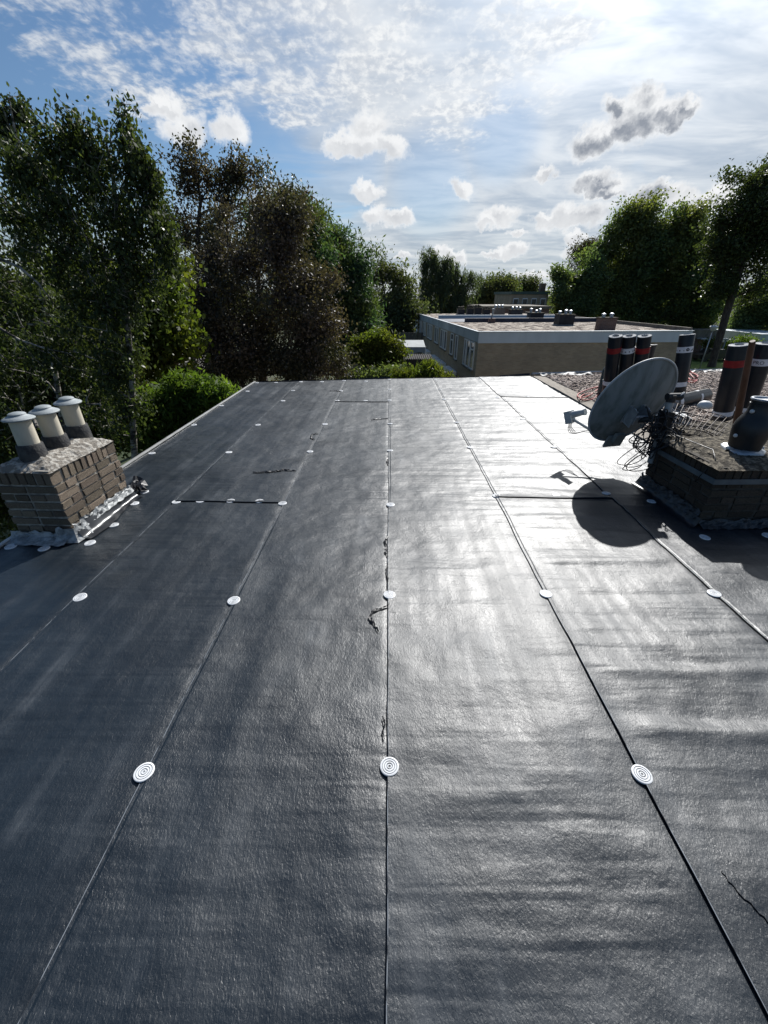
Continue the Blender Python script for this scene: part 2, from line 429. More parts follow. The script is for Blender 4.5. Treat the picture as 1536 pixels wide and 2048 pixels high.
M['gravel_base'] = mat('gravel_bed', (0.11, 0.085, 0.07), (0.26, 0.22, 0.19), 28, 0.95, 1.0, 45, bdist=0.03)
M['gravel_far'] = mat('far_roof_gravel', (0.085, 0.062, 0.050), (0.46, 0.40, 0.335), 2.6, 0.95, 1.0, 9, bdist=0.2, lo=0.44, hi=0.56, detail=10, stretch=(1, 0.45, 1))
M['house_brick'] = None
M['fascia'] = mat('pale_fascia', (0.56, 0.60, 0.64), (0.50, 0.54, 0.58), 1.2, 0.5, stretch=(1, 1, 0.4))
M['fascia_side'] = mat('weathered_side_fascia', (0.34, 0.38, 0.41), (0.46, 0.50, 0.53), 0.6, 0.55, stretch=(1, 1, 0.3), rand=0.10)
M['white_frame'] = mat('white_window_frame', (0.80, 0.80, 0.78), (0.70, 0.70, 0.69), 4, 0.5)
M['glass'] = mat('dark_window_glass', (0.018, 0.024, 0.028), (0.05, 0.06, 0.065), 0.8, 0.08, spec=0.6)
M['black_roofing'] = mat('black_roof_felt', (0.012, 0.013, 0.018), (0.022, 0.024, 0.03), 5, 0.5, 0.3, 60)
M['blue_felt'] = mat('new_dark_blue_felt', (0.020, 0.026, 0.048), (0.035, 0.042, 0.07), 3, 0.42, 0.2, 40)
M['red_brick'] = None
M['ground'] = mat('garden_ground', (0.030, 0.045, 0.016), (0.055, 0.060, 0.030), 0.25, 0.95, 0.5, 3)
M['lawn'] = mat('lawn_grass', (0.11, 0.165, 0.030), (0.17, 0.215, 0.050), 0.5, 0.95, 0.6, 6)
M['paving'] = mat('pale_paving', (0.30, 0.28, 0.25), (0.24, 0.225, 0.20), 2, 0.9, 0.3, 12)
M['bark_white'] = mat('birch_bark', (0.30, 0.28, 0.25), (0.04, 0.036, 0.032), 5, 0.85, 0.4, 20, stretch=(1, 1, 2.5), lo=0.42, hi=0.60)
M['bark'] = mat('brown_bark', (0.045, 0.036, 0.030), (0.09, 0.075, 0.062), 8, 0.95, 0.8, 24, stretch=(1, 1, 0.3))
M['timber'] = mat('fence_timber', (0.12, 0.105, 0.085), (0.18, 0.16, 0.135), 4, 0.9, 0.3, 30, stretch=(1, 1, 0.2), rand=0.2)
M['corr'] = mat('corrugated_sheet', (0.030, 0.027, 0.028), (0.045, 0.042, 0.043), 3, 0.9)
M['awning'] = mat('white_awning_cloth', (0.36, 0.38, 0.38), (0.30, 0.32, 0.32), 2, 0.8)

def brick_wall_mat(name, c1, c2, mortar, scale=1.0):
    """small-scale brickwork for walls whose bricks are a few pixels; colour and relief only"""
    m = bpy.data.materials.new(name); m.use_nodes = True
    w = NT(m.node_tree); b = m.node_tree.nodes['Principled BSDF']
    ge = w.new('ShaderNodeNewGeometry'); tc = w.new('ShaderNodeTexCoord')
    sp = w.new('ShaderNodeSeparateXYZ'); w.put(sp.inputs[0], tc.outputs['Object'])
    cb = w.new('ShaderNodeCombineXYZ')
    w.put(cb.inputs[0], w.math('ADD', sp.outputs[0], sp.outputs[1])); w.put(cb.inputs[1], sp.outputs[2])
    br = w.new('ShaderNodeTexBrick')
    w.put(br.inputs['Vector'], cb.outputs[0])
    w.put(br.inputs['Color1'], c1); w.put(br.inputs['Color2'], c2); w.put(br.inputs['Mortar'], mortar)
    br.inputs['Scale'].default_value = scale
    br.inputs['Brick Width'].default_value = 0.22; br.inputs['Row Height'].default_value = 0.0635
    br.inputs['Mortar Size'].default_value = 0.006; br.inputs['Mortar Smooth'].default_value = 0.2
    n = w.noise(tc.outputs['Object'], 0.9, 5)
    w.put(b.inputs['Base Color'], w.mix(1.0, br.outputs[0], w.ramp(n, [(0.3, (0.82, 0.82, 0.82)), (0.7, (1.15, 1.12, 1.08))]), 'MULTIPLY'))
    b.inputs['Roughness'].default_value = 0.9
    bn = w.new('ShaderNodeBump'); bn.inputs['Strength'].default_value = 0.6; bn.inputs['Distance'].default_value = 0.008; bn.invert = True
    w.put(bn.inputs['Height'], br.outputs['Fac']); w.l.new(bn.outputs[0], b.inputs['Normal'])
    return m
M['house_brick'] = brick_wall_mat('buff_brickwork', (0.30, 0.235, 0.165), (0.38, 0.305, 0.215), (0.34, 0.30, 0.245))
M['red_brick'] = brick_wall_mat('red_brown_brickwork', (0.11, 0.062, 0.052), (0.16, 0.09, 0.075), (0.22, 0.2, 0.18))

# ================================================================== terrain
GZ = -5.6
b = MB(); b.add([(-900, -300, GZ), (900, -300, GZ), (900, 1500, GZ), (-900, 1500, GZ)], [(0, 1, 2, 3)])
tag(b.build('ground', M['ground']), kind='structure')

# ================================================================== own house with its membrane roof
def yfar(x): return 9.2 + 0.135 * x
XL, XR = -2.8, 3.2
SEAMS = [XL, -1.89, -0.925, 0.0, 0.97, 2.01, XR]

def wrinkle(x, y):
    x = np.asarray(x, float); y = np.asarray(y, float)
    amp = 0.0032 + 0.0080 * np.clip((x - 0.7) / 0.7, 0, 1)
    warp = 0.35 * vnoise(x * 0.9, y * 0.8, 3)
    n = vnoise(x * 0.55 + 3, (y + warp * 0.3) * 5.2, 1)
    ridged = (1 - np.abs(vnoise(x * 0.45, (y + warp * 0.2) * 3.1, 5))) ** 5
    z = amp * (0.45 * n + 1.1 * ridged * (0.4 + 0.6 * vnoise(x * 1.1, y * 0.7, 8)))
    fineamp = 0.0012 + 0.0038 * np.clip((x - 0.85) / 0.25, 0, 1)
    z = z + fineamp * vnoise(x * 0.8 + 9, (y + 0.12 * vnoise(x * 1.4, y * 1.1, 17)) * 8.5, 15) * (0.55 + 0.75 * vnoise(x * 0.9, y * 0.6, 16))
    z = z + 0.0016 * vnoise(x * 7.5, y * 0.45, 2) + 0.0075 * vnoise(x * 1.3, y * 1.0, 4) + 0.0022 * vnoise(x * 3.1, y * 2.6, 24) + 0.0012 * vnoise(x * 6, y * 6, 6)
    for (x0, x1, yr, a, wd, slope) in ((0.97, 2.3, 1.41, 0.008, 0.035, 0.01), (1.0, 2.2, 1.09, 0.011, 0.040, 0.02), (0.0, 0.9, 1.30, 0.004, 0.05, 0.03), (1.0, 2.0, 1.72, 0.005, 0.04, 0.0),
                                       (1.0, 2.0, 2.35, 0.006, 0.035, 0.02), (1.0, 1.9, 2.75, 0.005, 0.03, -0.02), (1.0, 1.9, 2.95, 0.005, 0.03, 0.0), (0.05, 0.8, 2.2, 0.003, 0.04, 0.02), (-0.9, -0.1, 1.75, 0.003, 0.05, 0.03),
                                       (1.0, 2.0, 3.75, 0.006, 0.04, 0.0), (1.0, 2.0, 4.1, 0.005, 0.03, 0.0), (2.0, 3.1, 4.6, 0.007, 0.04, 0.0), (2.0, 3.1, 5.2, 0.006, 0.04, 0.0), (2.0, 3.1, 5.7, 0.006, 0.05, 0.0), (2.0, 3.1, 6.3, 0.006, 0.05, 0.0)):
        win = np.clip((x - x0) / 0.15, 0, 1) * np.clip((x1 - x) / 0.25, 0, 1)
        yy = yr + slope * (x - x0) + 0.02 * vnoise(x * 2.5, yr * 3.0, 11)
        z = z + 1.4 * a * win * np.exp(-((y - yy) / wd) ** 2)
    return z

house = empty('terraced_house', (0, 0, 0))
tag(house, 'house whose flat roof is freshly covered in black membrane sheets', 'house', kind='structure')

def prism(mb, pts, z0, z1):
    n = len(pts)
    vs = [(x, y, z0) for x, y in pts] + [(x, y, z1) for x, y in pts]
    mb.add(vs, [tuple(range(n - 1, -1, -1)), tuple(range(n, 2 * n))] + [(i, (i + 1) % n, n + (i + 1) % n, n + i) for i in range(n)])

b = MB(); prism(b, [(XL - 0.02, -9), (XR, -9), (XR, yfar(XR) - 0.06), (XL - 0.02, yfar(XL) - 0.06)], GZ, -0.16)
b.build('wall', M['house_brick'], house)
b = MB(); prism(b, [(XL - 0.03, -9), (XR, -9), (XR, yfar(XR) - 0.01), (XL - 0.03, yfar(XL) - 0.01)], -0.157, -0.022)
b.build('roof_deck', M['black_roofing'], house)

def sheet(i, y0, y1, lap_front=False):
    """one membrane sheet: left edge laps over its neighbour, right edge runs under the next one"""
    xa, xb = SEAMS[i], SEAMS[i + 1]
    last = i == len(SEAMS) - 2
    over = 0.0 if last else 0.055
    nx = int((xb + over - xa) / 0.024); ny = int((y1 - y0) / 0.026)
    us = np.linspace(0, 1, nx + 1)
    wdt = xb + over - xa
    us = np.concatenate([np.array([0.0, 0.0030, 0.008, 0.014, 0.018, 0.021, 0.025, 0.031, 0.04]) / wdt, us[us * wdt > 0.046]])
    vs = np.linspace(0, 1, ny + 1)
    if lap_front: vs = np.concatenate([[0.0, 0.0012, 0.004], vs[1:]])
    U, Vv = np.meshgrid(us, vs)
    X = xa + U * (xb + over - xa)
    yend = np.where(y1 > 8, yfar(X), y1)
    Y = y0 + Vv * (yend - y0)
    if lap_front: Y = Y + 0.012 * vnoise(X * 3, 0 * X + y0, 21) * (1 - Vv) ** 8
    edge = np.exp(-U * 55)
    if i > 0:
        X = X + edge * (0.006 * vnoise(Y * 1.3, 0 * Y + i, 9) + 0.003 * vnoise(Y * 6, 0 * Y + i, 10))
    Z = wrinkle(X, Y)
    dl = X - xa
    if i > 0:
        curl = 0.6 + 0.8 * np.clip(vnoise(Y * 1.1, 0 * Y + 3 * i, 12), -0.4, 1)
        Z = Z + 0.0030 * curl * np.exp(-dl / 0.05) + 0.0055 * np.exp(-dl / 0.15)
        lip = 0.5 + 0.5 * np.clip(vnoise(Y * 0.7, 0 * Y + i, 14) * 3 + 0.4, -1, 1)
        Z = Z - 0.0035 * lip * (dl < 0.0195) 
    if not last:
        t = np.clip((X - (xb - 0.03)) / 0.03, 0, 1); Z = Z - 0.006 * t * t
    if lap_front:
        dy = Y - y0; Z = Z + 0.010 * np.exp(-dy / 0.06)
    elif y1 < 8:
        t = np.clip((Y - (y1 - 0.06)) / 0.03, 0, 1); Z = Z - 0.006 * t
    V = np.stack([X, Y, Z], -1).reshape(-1, 3)
    ny_, nx_ = X.shape
    idx = np.arange(ny_ * nx_).reshape(ny_, nx_)
    F = np.stack([idx[:-1, :-1], idx[:-1, 1:], idx[1:, 1:], idx[1:, :-1]], -1).reshape(-1, 4)
    # turned-down edges give the sheet its thickness
    extra = []; base = len(V); VV = [V]
    def skirt(ids, off, flip):
        nonlocal base
        low = V[ids].copy(); low[:, 2] -= 0.0055; low[:, :2] += off
        VV.append(low); k = np.arange(len(ids)) + base; base += len(ids)
        q = np.stack([ids[:-1], ids[1:], k[1:], k[:-1]], -1)
        extra.append(q[:, ::-1] if flip else q)
    if i > 0: skirt(idx[:, 0], (0.001, 0), False)
    if lap_front: skirt(idx[0, :], (0, 0.001), True)
    V = np.concatenate(VV); F = np.concatenate([F] + extra)
    me = np_mesh('membrane_sheet', V, F, True)
    o = link('membrane_sheet', me, [M['membrane'], M['edge_glint']], house)
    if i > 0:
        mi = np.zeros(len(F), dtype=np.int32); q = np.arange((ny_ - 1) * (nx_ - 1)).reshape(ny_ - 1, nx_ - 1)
        mi[q[:, 0]] = 1  # first column takes the painted glint
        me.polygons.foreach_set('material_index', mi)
    return o

YN = -2.6
SPLIT = {1: 3.205, 2: 7.05, 4: 3.31, 5: 7.42}
for i in range(6):
    if i in SPLIT:
        sheet(i, YN, SPLIT[i] + 0.06); sheet(i, SPLIT[i], 9.2, True)
    else:
        sheet(i, YN, 9.2)

# edge trims
b = MB()
b.tube([(XL - 0.012, y, 0.012) for y in np.linspace(-2.6, yfar(XL), 30)], 0.011, 6)
b.box((XL - 0.045, -2.6, -0.10), (XL - 0.022, yfar(XL), 0.016))
b.build('edge_trim', M['alu'], house)
b = MB()
xs = np.linspace(XL, XR, 24)
b.tube([(x, yfar(x) + 0.012, 0.003 + 0.004 * math.sin(x * 5)) for x in xs], 0.012, 6)
b.build('front_edge_trim', M['black_roofing'], house)
b = MB()
for (xa, xb_, h) in ((-0.9, 0.02, 0.035), (2.5, 3.2, 0.05)):
    n = 10
    top = []; bot = []
    for k in range(n + 1):
        x = xa + (xb_ - xa) * k / n
        bot.append((x, yfar(x) + 0.03, -0.03)); top.append((x, yfar(x) + 0.06 + 0.01 * math.sin(k), h * (0.35 + 0.65 * k / n)))
    b.add(bot + top, [(k, k + 1, n + 2 + k, n + 1 + k) for k in range(n)])
    back = [(x, y + 0.02, z) for x, y, z in bot + top]
    b.add(back, [(k + 1, k, n + 1 + k, n + 2 + k) for k in range(n)])
b.build('edge_flap', M['black_roofing'], house)

# ---- fastening discs
def disc_mesh():
    mb = MB()
    prof = [(0.0365, -0.004), (0.0365, 0.0016), (0.0345, 0.0030), (0.0300, 0.0030), (0.0290, 0.0012), (0.0272, 0.0012), (0.0262, 0.0028), (0.0215, 0.0028), (0.0205, 0.0010), (0.0188, 0.0010),
            (0.0178, 0.0028), (0.0130, 0.0028), (0.0120, 0.0006), (0.0095, 0.0006), (0.0085, 0.0024), (0.0050, 0.0024), (0.0042, 0.0004), (0.0, 0.0002)]
    mats = [0, 0, 0, 1, 1, 1, 0, 1, 1, 1, 0, 1, 1, 1, 0, 1, 1]
    mb.lathe(prof, 32, mats=mats)
    me = mb.mesh('fastening_disc', True, 40)
    me.materials.append(M['disc']); me.materials.append(M['disc_groove'])
    return me
DISC = disc_mesh()
ORD = ['nearest the camera', 'second from the camera', 'third from the camera', 'fourth from the camera', 'fifth from the camera', 'sixth from the camera', 'seventh from the camera', 'at the far roof edge']
def disc(px, py, label):
    p = G(px, py)
    e = 0.02
    z = float(wrinkle(p.x, p.y)); zx = float(wrinkle(p.x + e, p.y)); zy = float(wrinkle(p.x, p.y + e))
    o = bpy.data.objects.new('fastening_disc', DISC); C.objects.link(o)
    nrm = Vector((-(zx - z) / e, -(zy - z) / e, 1)).normalized()
    nrm = (nrm + Vector((random.gauss(0, 0.035), random.gauss(0, 0.035), 0))).normalized()
    o.rotation_euler = (nrm.to_track_quat('Z', 'Y').to_matrix() @ Matrix.Rotation(random.uniform(0, 6), 3, 'Z')).to_euler()
    onseam = any(abs(p.x - s) < 0.06 for s in SEAMS[1:-1])
    o.location = (p.x, p.y, z + (0.0060 if onseam else 0.0028))
    tag(o, label, 'fixing disc', 'white fixing discs on the membrane')
def row(pts, where):
    for k, (x, y) in enumerate(pts):
        if k == len(pts) - 1 and len(pts) > 3: t = 'at the far roof edge'
        else: t = ORD[k]
        disc(x, y, 'white fixing disc on ' + where + ', ' + t)
row([(779, 1536), (779, 1192), (781, 1010), (780, 902), (780, 848), (779, 801), (779, 779), (778, 760)], 'the middle seam')
row([(290, 1548), (468, 1203), (565, 1007), (620, 903), (650, 849), (675, 801.5), (682, 782), (688, 762)], 'the seam left of the middle one')
row([(161, 1197), (353, 1005), (458, 906), (516, 851), (566, 801.5), (586, 782), (602, 764)], 'the leftmost seam')
row([(304, 907), (388, 850), (443, 812), (495, 783), (514, 766)], 'the left roof edge')
row([(1283, 1550), (1092, 1187), (992, 994), (940, 896), (914, 846), (888, 799), (880, 779), (871, 760)], 'the seam right of the middle one')
row([(1428, 1187), (1212, 988), (1107, 895), (1045, 839), (995, 796), (960, 757)], 'the rightmost seam')
for (x, y), t in zip([(401, 1003), (461, 1002), (519, 1002)], ['left', 'middle', 'right']):
    disc(x, y, 'white fixing disc on the left cross joint, at its ' + t)
disc(1112, 991.5, 'white fixing disc on the cross joint left of the dish shadow')
disc(731, 801.5, 'white fixing disc on the small far cross joint left of the middle seam')
for (x, y), t in zip([(1055, 793), (1106, 791)], ['left', 'right']):
    disc(x, y, 'white fixing disc on the far right cross joint, the %s one of two' % t)
for (x, y), t in zip([(552, 765), (644, 764), (732, 763), (821, 761)], ['first from the left', 'second from the left', 'third from the left', 'fourth from the left']):
    disc(x, y, 'white fixing disc between seams at the far edge, ' + t)
for (x, y), t in zip([(22, 1094), (88, 1097)], ['under the leftmost lead flap', 'in the shadow before its front face']):
    disc(x, y, 'white fixing disc at the chimney with three flues, ' + t)
for (x, y), t in zip([(180, 1086), (227, 1050), (269, 1007), (289, 984)], ['fold front end', 'middle of the fold', 'fold far end', 'next to the black bag']):
    disc(x, y, 'white fixing disc at the chimney with three flues, ' + t)
for (x, y), t in zip([(1303, 1003), (1410, 1074), (1536, 1070)], ['beside the dish shadow', 'before its near corner', 'cut by the picture edge']):
    disc(x, y, 'white fixing disc shaded by the dark chimney, ' + t)

# ---- torn scraps lying on the sheets, and a dark strip standing in for a shadow
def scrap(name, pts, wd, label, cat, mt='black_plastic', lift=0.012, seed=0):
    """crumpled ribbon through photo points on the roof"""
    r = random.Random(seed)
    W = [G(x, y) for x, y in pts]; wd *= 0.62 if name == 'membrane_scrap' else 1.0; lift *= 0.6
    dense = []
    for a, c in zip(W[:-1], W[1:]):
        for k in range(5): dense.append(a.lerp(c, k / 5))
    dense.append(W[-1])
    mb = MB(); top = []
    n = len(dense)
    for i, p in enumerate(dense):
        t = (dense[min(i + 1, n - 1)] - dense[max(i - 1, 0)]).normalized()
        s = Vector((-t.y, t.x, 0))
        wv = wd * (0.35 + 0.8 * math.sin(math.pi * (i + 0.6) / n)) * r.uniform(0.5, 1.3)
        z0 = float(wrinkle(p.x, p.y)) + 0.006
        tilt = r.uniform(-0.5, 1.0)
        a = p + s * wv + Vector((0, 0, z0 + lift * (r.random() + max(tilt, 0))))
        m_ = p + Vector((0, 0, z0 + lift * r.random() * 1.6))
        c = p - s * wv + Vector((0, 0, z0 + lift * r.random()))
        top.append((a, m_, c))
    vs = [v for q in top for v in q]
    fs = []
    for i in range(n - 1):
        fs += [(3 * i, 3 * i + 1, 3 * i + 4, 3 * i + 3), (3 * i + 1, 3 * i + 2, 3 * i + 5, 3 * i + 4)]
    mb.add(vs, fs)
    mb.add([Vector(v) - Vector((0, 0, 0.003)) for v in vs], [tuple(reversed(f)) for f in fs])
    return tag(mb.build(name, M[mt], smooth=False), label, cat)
scrap('membrane_scrap', [(777, 1213), (762, 1220), (746, 1224), (739, 1238), (748, 1250), (757, 1266)], 0.011, 'torn black strip curling left from the middle seam', 'scrap', seed=1)
scrap('membrane_scrap', [(776, 1074), (769, 1084), (774, 1094), (771, 1106), (776, 1116)], 0.012, 'shredded black tuft beside the middle seam, above the curled strip', 'scrap', seed=2)
scrap('membrane_scrap', [(777, 1126), (772, 1140), (776, 1162), (774, 1180)], 0.006, 'thin frayed black sliver along the middle seam, below the shredded tuft', 'scrap', seed=3)
scrap('membrane_scrap', [(765, 1436), (770, 1452), (766, 1466), (769, 1484)], 0.006, 'small frayed black sliver along the near part of the middle seam', 'scrap', seed=4)
scrap('membrane_scrap', [(506, 946), (530, 944), (550, 943), (568, 940), (592, 942)], 0.022, 'ragged dark strip lying across the sheet left of the middle', 'scrap', seed=5)
scrap('membrane_scrap', [(636, 867), (624, 869), (622, 876), (630, 880)], 0.018, 'small torn curl beside the seam left of the middle one', 'scrap', seed=6)
scrap('membrane_scrap', [(742, 840), (758, 839), (776, 838)], 0.02, 'dark scrap lying left of the far part of the middle seam', 'scrap', seed=7)
scrap('membrane_scrap', [(776, 914), (774, 924), (777, 932)], 0.014, 'tiny dark tuft on the far part of the middle seam', 'scrap', seed=8)
scrap('membrane_scrap', [(660, 782), (672, 782), (682, 783)], 0.02, 'tiny dark scrap near the far roof edge left of the middle', 'scrap', seed=9)

scrap('shadow_strip', [(1440, 1742), (1462, 1768), (1490, 1795), (1520, 1825), (1560, 1870)], 0.010, 'narrow dark strip standing in for a shadow at the lower right picture edge', 'strip', 'membrane', lift=0.0008, seed=21)  # dark ribbon laid down in place of a cast shadow

# ================================================================== neighbour's roof with gravel, right of the membrane
nb = empty('gravel_roofed_house', (XR, 0, 0))
tag(nb, 'neighbouring house with a gravel flat roof beside the black membrane', 'house', kind='structure')
NX = 13.5
def nbpart(name, pts, z0, z1, m_):
    mb = MB(); prism(mb, [(x - XR, y) for x, y in pts], z0, z1); return mb.build(name, m_, nb)
nbpart('wall', [(XR + 0.004, -9), (NX, -9), (NX, yfar(NX) - 0.06), (XR + 0.004, yfar(XR) - 0.06)], GZ, -0.16, M['house_brick'])
nbpart('roof_deck', [(XR + 0.004, -9), (NX + 0.03, -9), (NX + 0.03, yfar(NX)), (XR + 0.004, yfar(XR))], -0.157, -0.012, M['gravel_base'])
# boards along the party line
y0 = -3.0; k = 0
while y0 < yfar(XR) - 0.15:
    y1 = min(y0 + 1.25, yfar(XR) - 0.1)
    mb = MB(); mb.box((0.012, y0 + 0.004, -0.010), (0.27, y1 - 0.004, 0.022 + 0.004 * (k % 3)))
    mb.build('edge_board', M['edge_board'], nb); y0 = y1; k += 1
# far edge: raised metal trim with loose foil
mb = MB()
xs = np.linspace(XR + 0.02, NX, 50)
mb.tube([(x - XR, yfar(x) - 0.02, 0.05 + 0.006 * math.sin(x * 3.1)) for x in xs], 0.035, 6)
mb.build('edge_trim', M['alu'], nb)
mb = MB(); r = random.Random(4)
for (xa, xc) in ((3.4, 4.6), (6.9, 8.3), (8.6, 10.2)):
    n = 16; q = []
    for i in range(n + 1):
        x = xa + (xc - xa) * i / n
        for j in range(4):
            q.append((x - XR, yfar(x) - 0.22 + 0.08 * j + r.uniform(-0.02, 0.02), 0.03 + r.uniform(0, 0.05)))
    mb.add(q, [(4 * i + j, 4 * (i + 1) + j, 4 * (i + 1) + j + 1, 4 * i + j + 1) for i in range(n) for j in range(3)])
mb.build('foil_strip', M['lead_dark'], nb)
# gravel: one pile of small stones
def gravel():
    t = (1 + 5 ** 0.5) / 2
    ico = np.array([(-1, t, 0), (1, t, 0), (-1, -t, 0), (1, -t, 0), (0, -1, t), (0, 1, t), (0, -1, -t), (0, 1, -t), (t, 0, -1), (t, 0, 1), (-t, 0, -1), (-t, 0, 1)]) / math.sqrt(1 + t * t)
    F0 = np.array([(0, 11, 5), (0, 5, 1), (0, 1, 7), (0, 7, 10), (0, 10, 11), (1, 5, 9), (5, 11, 4), (11, 10, 2), (10, 7, 6), (7, 1, 8), (3, 9, 4), (3, 4, 2), (3, 2, 6), (3, 6, 8), (3, 8, 9), (4, 9, 5), (2, 4, 11), (6, 2, 10), (8, 6, 7), (9, 8, 1)])
    N = 30000
    x = rng.uniform(3.48, 11.5, N * 2); y = rng.uniform(4.6, 11.0, N * 2)
    ok = (y < 9.2 + 0.135 * x - 0.1) & (x < 3.9 + (y - 3.5) * 1.25)
    x = x[ok][:N]; y = y[ok][:N]; n = len(x)
    r_ = rng.uniform(0.014, 0.034, n)
    sc_ = np.stack([r_ * rng.uniform(0.9, 1.5, n), r_ * rng.uniform(0.8, 1.2, n), r_ * rng.uniform(0.5, 0.85, n)], -1)
    a = rng.uniform(0, 6.28, n); tl = rng.normal(0, 0.35, n)
    V = ico[None] * (1 + rng.normal(0, 0.10, (n, 12, 1))) * sc_[:, None]
    ca, sa = np.cos(a)[:, None], np.sin(a)[:, None]; ct, st = np.cos(tl)[:, None], np.sin(tl)[:, None]
    vx, vy, vz = V[..., 0], V[..., 1] , V[..., 2]
    vx, vz = vx * ct - vz * st, vx * st + vz * ct
    vx, vy = vx * ca - vy * sa, vx * sa + vy * ca
    zz = 0.012 + rng.uniform(0, 0.025, n) + 0.012 * vnoise(x * 1.5, y * 1.5, 30)
    V = np.stack([vx + x[:, None] - XR, vy + y[:, None], vz + zz[:, None]], -1).reshape(-1, 3)
    F = (F0[None] + (np.arange(n) * 12)[:, None, None]).reshape(-1, 3)
    o = link('gravel', np_mesh('gravel', V, F), M['stone'], nb)
    o['kind'] = 'stuff'
gravel()

# ================================================================== chimneys
def brick_mesh(seed, ch=0.085):
    """unit block with worn, chamfered edges (44 triangles)"""
    r = random.Random(seed)
    cs = [(sx, sy, sz) for sx in (-1, 1) for sy in (-1, 1) for sz in (-1, 1)]
    vs = []; ix = {}
    for c in cs:
        for ax in range(3):
            v = [0.5 * s for s in c]
            for k in range(3):
                if k != ax: v[k] *= 1 - (2 * ch if k else ch * 0.7) * r.uniform(0.5, 1.5)
                else: v[k] *= r.uniform(0.90, 1.0)
            ix[(c, ax)] = len(vs); vs.append(v)
    fs = []
    for ax in range(3):
        o1, o2 = [(1, 2), (2, 0), (0, 1)][ax]
        for s in (-1, 1):
            def cc(a, b_):
                c = [0, 0, 0]; c[ax] = s; c[o1] = a; c[o2] = b_; return tuple(c)
            q = [ix[(cc(-1, -1), ax)], ix[(cc(1, -1), ax)], ix[(cc(1, 1), ax)], ix[(cc(-1, 1), ax)]]
            fs.append(tuple(q if s > 0 else q[::-1]))
    for ax in range(3):                      # edges parallel to ax
        o1, o2 = [(1, 2), (2, 0), (0, 1)][ax]
        for a in (-1, 1):
            for b_ in (-1, 1):
                def cc(t):
                    c = [0, 0, 0]; c[ax] = t; c[o1] = a; c[o2] = b_; return tuple(c)
                q = [ix[(cc(-1), o1)], ix[(cc(1), o1)], ix[(cc(1), o2)], ix[(cc(-1), o2)]]
                fs.append(tuple(q if a * b_ < 0 else q[::-1]))
    for c in cs:
        q = [ix[(c, 0)], ix[(c, 1)], ix[(c, 2)]]
        fs.append(tuple(q if c[0] * c[1] * c[2] > 0 else q[::-1]))
    me = bpy.data.meshes.new('brick'); me.from_pydata(vs, [], fs); me.update()
    return me

def stack(name, loc, wx, ly, courses, mb_mat, label, jit=0.002, seed=1, soldier=True, rz=0.0, z_start=0.0, skip_back=False):
    """brick chimney: mortar core, every brick its own part"""
    r = random.Random(seed)
    root = empty(name, loc, rz); tag(root, label, 'chimney')
    meshes = []
    for k in range(6):
        me = brick_mesh(seed * 10 + k); me.materials.append(mb_mat); meshes.append(me)
    def brick(cx, cy, cz, sx, sy, sz, rot=0):
        o = bpy.data.objects.new('brick', r.choice(meshes)); C.objects.link(o); o.parent = root
        o.location = (cx + r.uniform(-jit, jit), cy + r.uniform(-jit, jit), cz + r.uniform(-jit, jit) * 0.5)
        o.scale = (sx, sy, sz)
        o.rotation_euler = (r.uniform(-1, 1) * jit * 3, r.uniform(-1, 1) * jit * 3, rot + r.uniform(-1, 1) * jit * 4)
    D = 0.10; J = 0.011; H = 0.053; L = 0.208
    z = z_start
    def run(length, first):
        segs = []; p = 0.0
        if first > 0: segs.append((0, first)); p = first + J
        while p < length - 0.05:
            l = min(L, length - p)
            if length - p - l < 0.06 and length - p > L: l = length - p
            segs.append((p, l)); p += l + J
        return segs
    for k in range(courses):
        cz = z + H / 2
        full_x = k % 2 == 0
        fx = (0, wx) if full_x else (D + J, wx - D - J)
        fy = (D + J, ly - D - J) if full_x else (0, ly)
        for yy in (D / 2, ly - D / 2):
            for (p, l) in run(fx[1] - fx[0], 0 if full_x else 0.1): brick(fx[0] + p + l / 2, yy, cz, l, D, H)
        for xx in (D / 2, wx - D / 2):
            for (p, l) in run(fy[1] - fy[0], 0.1 if full_x else 0): brick(xx, fy[0] + p + l / 2, cz, D, l, H)
        z += H + J
    if soldier:
        SH = 0.100; cz = z + SH / 2; B = 0.054
        n = int(round(wx / (B + J)))
        for yy in (D / 2 + 0.0, ly - D / 2):
            for i in range(n):
                s = wx / n; brick(s * (i + 0.5), yy, cz, s - J, D, SH)
        n = int(round((ly - 2 * D - 2 * J) / (B + J)))
        for xx in (D / 2, wx - D / 2):
            for i in range(n):
                s = (ly - 2 * D - 2 * J) / n; brick(xx, D + J + s * (i + 0.5), cz, D, s - J, SH)
        z += SH + J
    core = MB(); core.box((0.013, 0.013, -0.02), (wx - 0.013, ly - 0.013, z - J * 0.5))
    core.build('mortar_joints', M['mortar_dark'] if mb_mat is M['brick_dark'] else M['mortar'], root)
    return root, z

